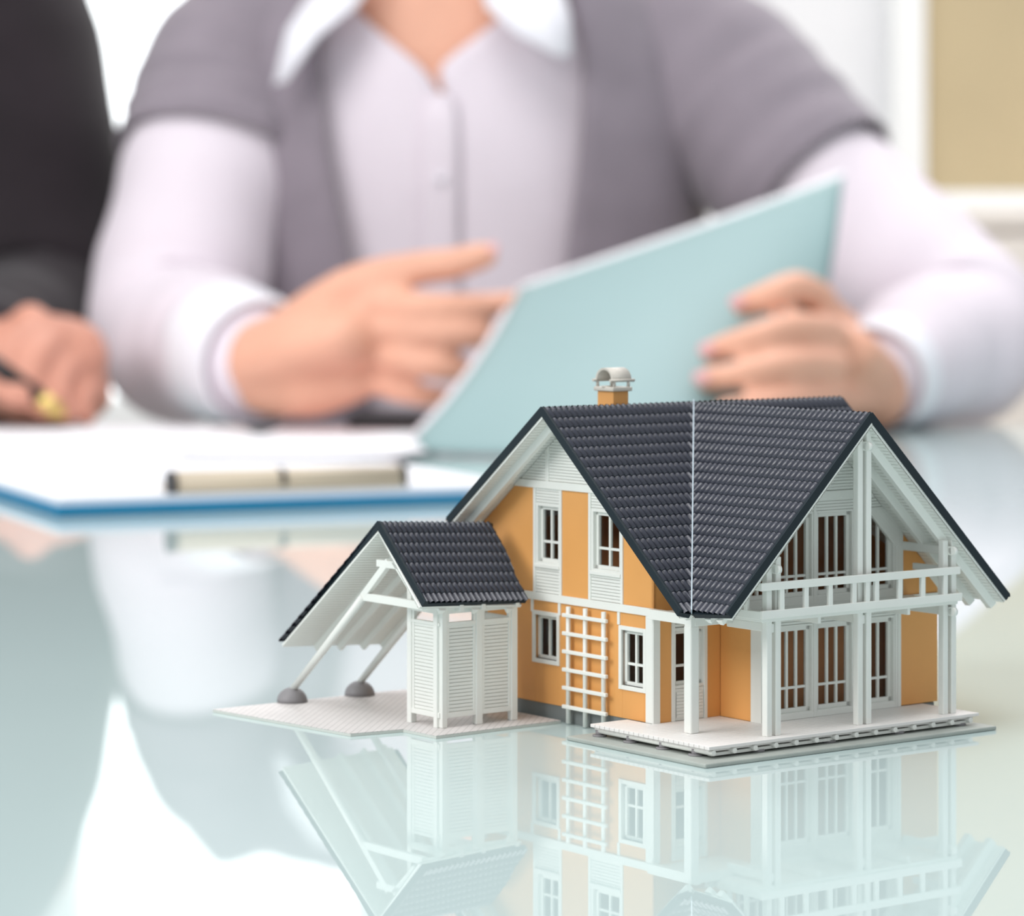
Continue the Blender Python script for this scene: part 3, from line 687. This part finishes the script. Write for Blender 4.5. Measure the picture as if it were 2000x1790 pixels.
# teal folder: a bent card with sheets inside
def curved_sheet(grid, m, name, parent, th):
    """grid = rows of points; bicubic-ish smoothing by subdivision"""
    mm = M(); g = [[mm.bm.verts.new(p) for p in r] for r in grid]
    for i in range(len(g) - 1):
        for j in range(len(g[0]) - 1): mm.bm.faces.new((g[i][j], g[i][j + 1], g[i + 1][j + 1], g[i + 1][j])).smooth = True
    o = mm.build(name, m, parent, smooth=True)
    sb = o.modifiers.new('smooth', 'SUBSURF'); sb.levels = 3; sb.render_levels = 3; sb.boundary_smooth = 'PRESERVE_CORNERS'
    sd = o.modifiers.new('thickness', 'SOLIDIFY'); sd.thickness = th; return o
fo = empty('teal_folder', G(815, 900)); tag(fo, 'pale teal card folder with white sheets held in both hands', 'folder')
base = fo.location
def Fg(dy=0.0, dp=(0, 0)):
    rows = [[(1018, 566, 2.04), (1220, 500, 2.055), (1430, 428, 2.07), (1648, 346, 2.09)],
            [(975, 650, 1.975), (1185, 610, 1.98), (1410, 560, 1.99), (1632, 480, 2.04)],
            [(885, 785, 1.87), (1120, 750, 1.87), (1380, 715, 1.91), (1600, 640, 2.0)],
            [(785, 893, 1.83), (1050, 905, 1.79), (1330, 890, 1.82), (1560, 800, 1.95)]]
    return [[W(x + dp[0], y + dp[1], Y + dy) - base for x, y, Y in r] for r in rows]
g0 = Fg(); 
for r in g0:
    for p in r: p.z = max(p.z, .002)
curved_sheet(g0, TEALP, 'cover', fo, .0012)
gi = Fg(.022, (2, -12)); 
for r in gi:
    for p in r: p.z = max(p.z, .002)
curved_sheet(gi, PAPER, 'inner_sheet', fo, .0006)
gi = Fg(.03, (-12, -4))
for r in gi:
    for p in r: p.z = max(p.z, .002)
curved_sheet(gi, PINKP, 'inner_sheet', fo, .0006)

# ------------------------------------------------------------------ people
SKIN = mat('skin', (0.84, 0.45, 0.32), .5, .35, .06, 30, sss=.1)
SKIN2 = mat('skin_tanned', (0.70, 0.33, 0.24), .5, .35, .06, 30, sss=.1)
SHIRT = mat('pale_pink_shirt', (0.82, 0.74, 0.81), .8, .2, .03, 20, sheen=.2)
COLLAR = mat('white_collar_cloth', (0.90, 0.89, 0.95), .8, .2, .01, 20)
KNIT = mat('grey_knit', (0.29, 0.25, 0.29), .9, .2, .08, 25, sheen=.3)
SUIT = mat('dark_suit', (0.022, 0.016, 0.020), .85, .2, .2, 15, sheen=.2)
HAIRM = mat('brown_hair', (0.06, 0.03, 0.015), .5, .4, .2, 60)
EYEM = mat('eye_white', (.8, .8, .8), .2); IRIS = mat('iris_brown', (.05, .025, .01), .2)
def catmull(pts, rs, k=5):
    P = [pts[0] * 2 - pts[1]] + list(pts) + [pts[-1] * 2 - pts[-2]]; R_ = [rs[0]] + list(rs) + [rs[-1]]; o, q = [], []
    for i in range(1, len(P) - 2):
        for j in range(k):
            t = j / k; a, b_, c, d = P[i - 1:i + 3]
            o.append(.5 * ((2 * b_) + (c - a) * t + (2 * a - 5 * b_ + 4 * c - d) * t * t + (3 * b_ - a - 3 * c + d) * t ** 3))
            q.append([(x * (1 - t) + y * t) for x, y in zip(R_[i], R_[i + 1])])
    o.append(P[-2]); q.append(list(R_[-2])); return o, q
def tube(m, path, n=16, k=5, cap=True, wrinkle=0.0, up=V3((0, 0, 1))):
    """path = [(point, radius or (r1, r2))]; closed rounded tube"""
    pts = [V3(p) for p, _ in path]; rs = [(r, r) if not isinstance(r, tuple) else r for _, r in path]
    pts, rs = catmull(pts, rs, k); rings = []
    T0 = (pts[1] - pts[0]).normalized(); X = T0.cross(up); X = X.normalized() if X.length > .05 else T0.orthogonal().normalized()
    prof = [(p, r, 1.0) for p, r in zip(pts, rs)]
    if cap:
        a, b_ = prof[0], prof[-1]; d0 = (pts[0] - pts[1]).normalized(); d1 = (pts[-1] - pts[-2]).normalized()
        e0 = [(a[0] + d0 * min(a[1]) * s_, a[1], c_) for s_, c_ in ((.95, .25), (.75, .65), (.4, .9))]; e1 = [(b_[0] + d1 * min(b_[1]) * s_, b_[1], c_) for s_, c_ in ((.4, .9), (.75, .65), (.95, .25))]
        prof = e0 + prof + e1
    prev = X
    for i, (p, r, f_) in enumerate(prof):
        t = (prof[min(i + 1, len(prof) - 1)][0] - prof[max(i - 1, 0)][0]).normalized()
        x = (prev - t * prev.dot(t)).normalized(); y = t.cross(x); prev = x
        w_ = 1 + wrinkle * (math.sin(i * 1.7) + .6 * math.sin(i * 3.1 + 1))
        rings.append([m.bm.verts.new(p + (x * math.cos(a) * r[0] + y * math.sin(a) * r[1]) * f_ * (w_ + wrinkle * .8 * math.sin(2 * a + i * .9))) for a in [2 * math.pi * q / n for q in range(n)]])
    for i in range(len(rings) - 1):
        for q in range(n): m.bm.faces.new((rings[i][q], rings[i][(q + 1) % n], rings[i + 1][(q + 1) % n], rings[i + 1][q])).smooth = True
    if cap: m.bm.faces.new(rings[0][::-1]); m.bm.faces.new(rings[-1])
    return m
def ball(m, c, r, n=14):
    r = V3(r) if not isinstance(r, (int, float)) else V3((r, r, r))
    g = bmesh.ops.create_uvsphere(m.bm, u_segments=n, v_segments=n // 2 + 3, radius=1)['verts']
    for v in g: v.co = V3((v.co.x * r.x, v.co.y * r.y, v.co.z * r.z)) + V3(c)
    return m
def loft(m, secs, n=40, a0=0.0, a1=None, closed=True):
    """secs = [(centre, half width, half depth, gap angle)], angle measured from the front (-y)"""
    rings = []
    for c, a, b_, gap in secs:
        if closed: angs = [2 * math.pi * i / n for i in range(n)]
        else: angs = [gap[0] + (2 * math.pi - gap[0] - gap[1]) * i / n for i in range(n + 1)]
        rings.append([m.bm.verts.new((c[0] - a * math.sin(t) * (1 + .08 * math.cos(2 * t)), c[1] - b_ * math.cos(t), c[2])) for t in angs])
    for i in range(len(rings) - 1):
        q = len(rings[i])
        for j in range(q if closed else q - 1): m.bm.faces.new((rings[i][j], rings[i][(j + 1) % q], rings[i + 1][(j + 1) % q], rings[i + 1][j])).smooth = True
    if closed: m.bm.faces.new(rings[0]); m.bm.faces.new(rings[-1][::-1])
    return m
def hand(m, wrist, palm_a, palm_b, fingers, thumb, pr=.026):
    """palm lies between palm_a and palm_b (ends of the knuckle line); every finger is a chain of points"""
    mid = (palm_a + palm_b) / 2
    for t in (0, .33, .66, 1):
        k = palm_a.lerp(palm_b, t); tube(m, [(wrist.lerp(mid, .05), .022), (wrist.lerp(k, .5), .0165), (k, .0125)], n=12, k=4)
    for ch_, r in fingers: tube(m, [(p, r * (1 - .09 * i)) for i, p in enumerate(ch_)], n=10, k=4)
    tube(m, [(p, r) for p, r in thumb], n=10, k=4)
def nail(parent, p, n, d, s=.006):
    mm = M(); ball(mm, (0, 0, 0), (s, s * .8, s * .25), 8); o = mm.build('nail', NAILM, parent, smooth=True)
    z = n.normalized(); x = (d - z * d.dot(z)).normalized(); y = z.cross(x); mx = Matrix((x, y, z)).transposed().to_4x4(); mx.translation = p; o.matrix_local = mx
NAILM = mat('fingernail', (0.80, 0.42, 0.42), .25, .5)
def head(m, c, turn=0):
    ball(m, c + V3((0, .01, .02)), (.072, .092, .098), 20); ball(m, c + V3((0, -.035, -.045)), (.054, .050, .060), 16)
    ball(m, c + V3((0, -.062, -.088)), (.022, .018, .016)); tube(m, [(c + V3((0, -.082, .016)), .008), (c + V3((0, -.097, -.012)), .0105), (c + V3((0, -.102, -.026)), .0125)], n=8)
    for s_ in (-1, 1):
        ball(m, c + V3((s_ * .012, -.092, -.030)), .009, 8); ball(m, c + V3((s_ * .074, .008, -.008)), (.010, .020, .031), 10)
        ball(m, c + V3((s_ * .030, -.077, .030)), (.020, .010, .007), 8)
    ball(m, c + V3((0, -.083, -.054)), (.023, .008, .006), 10); ball(m, c + V3((0, -.082, -.063)), (.019, .008, .006), 10)
def face_parts(par, c, o):
    for s_ in (-1, 1):
        e = ball(M(), c - o + V3((s_ * .030, -.073, .008)), .0125, 12).build('eye', EYEM, par, smooth=True)
        ball(M(), c - o + V3((s_ * .030, -.0835, .008)), (.0055, .003, .0055), 10).build('iris', IRIS, e, smooth=True)
    tube(M(), [(c - o + V3((-.022, -.089, -.058)), .003), (c - o + V3((0, -.0935, -.0575)), .004), (c - o + V3((.022, -.089, -.058)), .003)], n=8).build('lips', NAILM, par, smooth=True)
def person_body(name_parent, m, matl, o, vox=.0035):
    bmesh.ops.translate(m.bm, vec=-o, verts=m.bm.verts[:]); b_ = m.build('body', matl, name_parent, smooth=True)
    r = b_.modifiers.new('skin', 'REMESH'); r.mode = 'VOXEL'; r.voxel_size = vox; r.use_smooth_shade = True
    s_ = b_.modifiers.new('relax', 'SMOOTH'); s_.iterations = 4; s_.factor = .5
    return b_
def garment(name, m, matl, par, o, th=0.0, label=None, sub=1):
    bmesh.ops.translate(m.bm, vec=-o, verts=m.bm.verts[:]); g = m.build(name, matl, par, smooth=True, label=label, recalc=(th == 0))
    if sub: s_ = g.modifiers.new('smooth', 'SUBSURF'); s_.levels = sub; s_.render_levels = sub
    if th: s_ = g.modifiers.new('thickness', 'SOLIDIFY'); s_.thickness = th; s_.offset = 1
    return g

# ---- the woman in grey
wo = V3((-.05, 2.40, -.26)); wom = empty('person', wo)
tag(wom, 'person in grey cardigan and pale pink shirt, white collar, holding the teal folder', 'person')
TC = -.048      # x of the torso centre
neck = V3((-.058, 2.36, .36)); hc = V3((-.055, 2.33, .53))
def tor(z, k=1.0, dk=0.0):
    """torso section at height z: centre, half width, half depth"""
    tab = [(-.25, .185, .125, 2.42), (-.05, .180, .115, 2.42), (.10, .190, .118, 2.41), (.20, .196, .118, 2.40), (.28, .186, .105, 2.395), (.33, .160, .090, 2.39), (.355, .115, .075, 2.385), (.372, .070, .062, 2.38)]
    for a, b_ in zip(tab, tab[1:]):
        if a[0] <= z <= b_[0]:
            t = (z - a[0]) / (b_[0] - a[0]); w_, d_, y_ = [a[i] * (1 - t) + b_[i] * t for i in (1, 2, 3)]; break
    return ((TC + .0, y_, z), w_ * k + dk, d_ * k + dk)
zs = [-.25, -.15, -.05, .03, .10, .15, .20, .24, .28, .305, .33, .345, .355, .365, .372]
m = M(); loft(m, [(*tor(z, .95), 0) for z in zs])
tube(m, [(V3((-.058, 2.385, .30)), .060), (V3((-.057, 2.375, .37)), .050), (V3((-.056, 2.365, .43)), .048), (V3((-.055, 2.35, .48)), .05)], n=20)
head(m, hc)
# arms: viewer's left arm and right arm
shL, elL, wrL = V3((-.212, 2.38, .290)), W(340, 650, 2.27), W(505, 708, 2.10)
shR, elR, wrR = V3((.135, 2.38, .285)), W(1870, 650, 2.24), W(1715, 738, 2.09)
shR = V3((.140, 2.39, .280))
tube(m, [(shL, .05), (shL.lerp(elL, .5), .042), (elL, .036), (elL.lerp(wrL, .5), .034), (wrL, .025)])
tube(m, [(shR, .05), (shR.lerp(elR, .5), .042), (elR, .036), (elR.lerp(wrR, .5), .034), (wrR, .025)])
Yh = 2.07
# left-of-picture hand: palm seen from its back, thumb on top, fingers towards the folder
hand(m, W(520, 715, 2.09), W(745, 590, 2.045), W(700, 735, 2.06),
     [([W(745, 592, 2.045), W(840, 600, 2.03), W(930, 598, 2.035), W(1005, 592, 2.05)], .0115),
      ([W(745, 640, 2.045), W(840, 650, 2.03), W(920, 655, 2.03), W(980, 668, 2.05)], .0118),
      ([W(735, 690, 2.05), W(825, 712, 2.03), W(895, 722, 2.035), W(945, 735, 2.055)], .0110),
      ([W(710, 738, 2.06), W(790, 765, 2.045), W(850, 775, 2.045), W(900, 778, 2.06)], .0095)],
     [(W(560, 660, 2.085), .021), (W(680, 570, 2.06), .017), (W(790, 530, 2.05), .0125), (W(880, 517, 2.045), .0115), (W(948, 498, 2.045), .0095)])
tube(m, [(W(515, 705, 2.09), .030), (W(600, 680, 2.065), (.034, .026)), (W(690, 665, 2.05), (.036, .022))], n=14)
tube(m, [(W(520, 745, 2.09), .024), (W(610, 755, 2.07), .022), (W(690, 745, 2.06), .016)], n=12)
# right-of-picture hand: four fingers curled over the front of the folder, thumb behind it
hand(m, W(1700, 765, 2.08), W(1592, 580, 2.01), W(1625, 775, 1.995),
     [([W(1600, 585, 2.000), W(1555, 562, 1.970), W(1500, 580, 1.950), W(1455, 597, 1.950)], .0125),
      ([W(1622, 650, 1.985), W(1550, 640, 1.940), W(1460, 665, 1.910), W(1392, 688, 1.905)], .0118),
      ([W(1630, 712, 1.975), W(1545, 712, 1.920), W(1455, 730, 1.890), W(1382, 742, 1.885)], .0112),
      ([W(1628, 770, 1.975), W(1550, 780, 1.915), W(1480, 792, 1.880), W(1415, 800, 1.870)], .0100)],
     [(W(1690, 740, 2.09), .019), (W(1640, 640, 2.11), .015), (W(1570, 590, 2.115), .012), (W(1510, 570, 2.115), .0105)])
tube(m, [(W(1700, 765, 2.08), .028), (W(1660, 720, 2.06), (.034, .024)), (W(1620, 680, 2.01), (.036, .020))], n=14)
wb = person_body(wom, m, SKIN, wo)
face_parts(wb, hc, wo)
nail(wb, W(958, 486, 2.04) - wo, V3((-.2, -1, .5)), V3((1, 0, .1)), .006)
for q in ((1440, 590, 1.938), (1380, 682, 1.894), (1370, 738, 1.874)): nail(wb, W(*q) - wo, V3((-.3, -1, .1)), V3((-1, 0, 0)), .006)
# shirt: torso with an open neck, sleeves
def gapf(z):    # half angle of the V neck
    return max(0.012, (z - .262) / .09 * .62) if z > .262 else .012
m = M(); zz = [-.22, -.1, 0, .08, .14, .20, .24, .262, .275, .29, .305, .32, .333, .345, .355]
loft(m, [(*tor(z, 1.0, .004), (gapf(z) + .07 * (z > .25), gapf(z) - .07 * (z > .25))) for z in zz], n=48, closed=False)
tube(m, [(shL + V3((.02, 0, 0)), .062), (shL.lerp(elL, .45), .068), (elL + V3((-.0, .0, .006)), .064), (elL.lerp(wrL, .5), .052), (wrL.lerp(elL, .10), .045)], n=22, k=8, wrinkle=.022)
tube(m, [(shR - V3((.02, 0, 0)), .062), (shR.lerp(elR, .45), .056), (elR + V3((.0, 0, .004)), .064), (elR.lerp(wrR, .5), .050), (wrR.lerp(elR, .12), .039)], n=22, k=8, wrinkle=.022)
sh_ = garment('shirt', m, SHIRT, wom, wo, .0018, label='pale pink shirt with open neck')
for a, b_, r in ((wrL, elL, .046), (wrR, elR, .038)):
    mm = M(); tube(mm, [(a.lerp(b_, -.04), r * .94), (a.lerp(b_, .14), r * 1.04), (a.lerp(b_, .34), r * 1.08)], n=20, cap=False); garment('cuff', mm, COLLAR, sh_, wo, .002)
    sh_.children[-1].parent = sh_ if sh_.children else sh_
# shirt placket and collar points
pk_ = M()
def front(z, x, k=1.0, dk=.006):
    c, a, b_ = tor(z, k, dk); t = math.asin(max(-.95, min(.95, (x - c[0]) / a))); return V3((x, c[1] - b_ * math.cos(t), z))
g = []
for z in [-.1, 0, .08, .14, .20, .245]:
    g.append([pk_.bm.verts.new(front(z, TC - .006 + d, 1, .0068)) for d in (-.014, 0, .014)])
for i in range(5):
    for j in range(2): pk_.bm.faces.new((g[i][j], g[i][j + 1], g[i + 1][j + 1], g[i + 1][j])).smooth = True
garment('placket', pk_, SHIRT, sh_, wo, .001)
for z in (.18, .115, .05, -.015): 
    p = front(z, TC - .006, 1, .008); mm = M().rod(p, p + V3((0, -.002, 0)), .0035, n=12); garment('button', mm, COLLAR, sh_, wo, 0, sub=0)
for s_, pts_ in ((-1, [(690, -70, 2.30), (640, -60, 2.31), (560, 60, 2.262), (535, 165, 2.250), (560, 160, 2.250), (625, 70, 2.250), (700, 10, 2.26), (745, -60, 2.29)]),
                 (1, [(930, -60, 2.29), (950, 15, 2.262), (1010, 70, 2.250), (1090, 112, 2.248), (1118, 108, 2.250), (1112, 30, 2.262), (1085, -60, 2.29), (1000, -75, 2.31)])):
    mm = M(); vs = [mm.bm.verts.new(W(x, y, Y)) for x, y, Y in pts_]; cc_ = mm.bm.verts.new(sum((v.co for v in vs), V3()) / len(vs) + V3((0, -.006, 0)))
    for i in range(len(vs)): mm.bm.faces.new((vs[i], vs[(i + 1) % len(vs)], cc_)).smooth = True
    garment('collar', mm, COLLAR, wom, wo, .002, label='white pointed collar lying over the cardigan', sub=0)
# inner stand of the collar around the neck
mm = M(); tube(mm, [(V3((-.058, 2.385, .335)), (.066, .062)), (V3((-.057, 2.38, .36)), (.062, .056)), (V3((-.057, 2.378, .385)), (.060, .054))], n=26, cap=False); garment('collar_stand', mm, COLLAR, sh_, wo, .002)
# cardigan: open front shell and short sleeves
def cg(z):
    t = max(0, min(1, (z - .05) / .22)); return (.26 + .20 * t, .36 + .12 * t)
m = M(); loft(m, [(*tor(z, 1.05, .018), cg(z)) for z in zz[:-1]], n=48, closed=False)
kn = garment('cardigan', m, KNIT, wom, wo, .006, label='grey cardigan open over the shirt')
m = M(); tube(m, [(shL + V3((.03, 0, .02)), .066), (shL.lerp(elL, .15), .072), (shL.lerp(elL, .30), .074), (shL.lerp(elL, .42), .075)], n=22, k=6, cap=False, wrinkle=.02); garment('sleeve', m, KNIT, kn, wo, .004)
m = M(); tube(m, [(shR + V3((-.03, 0, .02)), .066), (shR.lerp(elR, .15), .072), (shR.lerp(elR, .33), .069), (shR.lerp(elR, .50), .068)], n=22, k=6, cap=False, wrinkle=.02); garment('sleeve', m, KNIT, kn, wo, .004)
# hair
m = M(); ball(m, hc + V3((0, .03, .035)), (.088, .100, .102), 22)
for s_ in (-1, 1): tube(m, [(hc + V3((s_ * .068, .01, .05)), .024), (hc + V3((s_ * .082, .03, -.03)), .022), (hc + V3((s_ * .070, .065, -.10)), .018)], n=10)
ball(m, hc + V3((0, .115, .0)), (.045, .04, .05), 14)
hr_ = garment('hair', m, HAIRM, wom, wo, 0, label='brown hair tied back')

# ---- the man in the dark suit
mo = V3((-.55, 2.42, -.26)); man = empty('person', mo)
tag(man, 'person in black suit at the left edge writing with a pen', 'person')
MX = -.560; hm = V3((MX - .02, 2.36, .69))
def tor2(z, k=1, dk=0):
    tab = [(-.25, .20, .13, 2.46), (.0, .200, .135, 2.46), (.2, .205, .14, 2.45), (.40, .195, .125, 2.44), (.46, .18, .10, 2.43), (.50, .09, .075, 2.42), (.52, .06, .06, 2.42)]
    for a, b_ in zip(tab, tab[1:]):
        if a[0] <= z <= b_[0]:
            t = (z - a[0]) / (b_[0] - a[0]); w_, d_, y_ = [a[i] * (1 - t) + b_[i] * t for i in (1, 2, 3)]; break
    return ((MX, y_, z), w_ * k + dk, d_ * k + dk)
z2 = [-.25, -.1, 0, .1, .2, .30, .38, .42, .46, .48, .50, .52]
m = M(); loft(m, [(*tor2(z, .94), 0) for z in z2]); tube(m, [(V3((MX, 2.42, .46)), .062), (V3((MX - .01, 2.40, .55)), .056), (V3((MX - .02, 2.38, .63)), .056)], n=20); head(m, hm)
sR2, eR2 = V3((-.405, 2.44, .36)), V3((-.370, 2.36, .07)); wR2 = W(10, 755, 2.13)
sL2, eL2, wL2 = V3((-.74, 2.43, .36)), V3((-.76, 2.26, .08)), V3((-.60, 2.10, .04))
wR2 = V3((-.385, 2.155, .047))
tube(m, [(sR2, .055), (sR2.lerp(eR2, .5), .046), (eR2, .040), (eR2.lerp(wR2, .6), .036), (wR2, .029)])
tube(m, [(sL2, .055), (sL2.lerp(eL2, .5), .046), (eL2, .040), (eL2.lerp(wL2, .6), .036), (wL2, .029)])
# writing hand: a loose fist around the pen, seen from the thumb side
hand(m, V3((-.375, 2.15, .038)), W(60, 625, 2.09), W(170, 780, 2.12),
     [([W(85, 640, 2.09), W(20, 680, 2.055), W(15, 740, 2.04), W(48, 775, 2.035)], .0115),
      ([W(120, 650, 2.10), W(70, 700, 2.055), W(55, 760, 2.04), W(88, 797, 2.04)], .0118),
      ([W(160, 690, 2.11), W(120, 730, 2.07), W(110, 780, 2.05), W(130, 808, 2.055)], .0112),
      ([W(185, 740, 2.12), W(165, 770, 2.085), W(155, 800, 2.07), W(170, 815, 2.075)], .0098)],
     [(V3((-.37, 2.135, .04)), .021), (W(-40, 700, 2.07), .017), (W(0, 745, 2.045), .013), (W(38, 770, 2.030), .0105)])
tube(m, [(V3((-.372, 2.15, .04)), .032), (W(60, 700, 2.11), (.040, .032)), (W(130, 700, 2.115), (.036, .030))], n=14)
tube(m, [(V3((-.365, 2.15, .035)), .026), (W(80, 770, 2.12), (.030, .022)), (W(165, 770, 2.12), (.024, .020))], n=14)
hand(m, V3((-.60, 2.10, .03)), V3((-.545, 2.03, .03)), V3((-.595, 2.015, .02)),
     [([V3((-.54 - .018 * i, 2.03 - .004 * i, .028)), V3((-.525 - .02 * i, 1.995, .026)), V3((-.52 - .02 * i, 1.965, .016)), V3((-.52 - .02 * i, 1.945, .012))], .0105) for i in range(4)],
     [(V3((-.585, 2.09, .03)), .018), (V3((-.54, 2.07, .025)), .013), (V3((-.515, 2.05, .018)), .011)])
mb = person_body(man, m, SKIN2, mo); face_parts(mb, hm, mo)
m = M(); loft(m, [(*tor2(z, 1.0, .006), (.0 + max(0, (z - .2) * 1.3), max(0, (z - .2) * 1.3))) for z in z2[:-2]], n=44, closed=False)
tube(m, [(sR2 + V3((-.03, 0, .01)), .075), (sR2.lerp(eR2, .4), .072), (eR2 + V3((0, 0, .015)), .066), (eR2.lerp(wR2, .55), .045), (eR2.lerp(wR2, .8), .038)], n=20, k=7, wrinkle=.02)
tube(m, [(sL2 + V3((.03, 0, .01)), .075), (sL2.lerp(eL2, .4), .070), (eL2 + V3((0, 0, .015)), .062), (eL2.lerp(wL2, .85), .046)], n=20, k=7, wrinkle=.02)
garment('suit_jacket', m, SUIT, man, mo, .003, label='black suit jacket')
m = M(); loft(m, [(*tor2(z, .97, .002), 0) for z in z2[:-1]]); garment('shirt', m, COLLAR, man, mo, 0)
m = M(); ball(m, hm + V3((0, .02, .045)), (.080, .096, .078), 20); garment('hair', m, HAIRM, man, mo, 0)
# his pen
p0, p1 = W(30, 742, 2.03), W(128, 815, 2.035)
pen = empty('ballpoint_pen', p1); tag(pen, 'black and gold pen in the writing hand of the person in black', 'pen')
d = (p0 - p1); M().rod(V3((0, 0, 0)), d * .12, .001, .0045).build('pen_tip', GOLD, pen); M().rod(d * .12, d * .52, .0062).build('grip', GOLD, pen); M().rod(d * .52, d * 1.9, .0062, .0052).build('barrel', BLACK, pen)
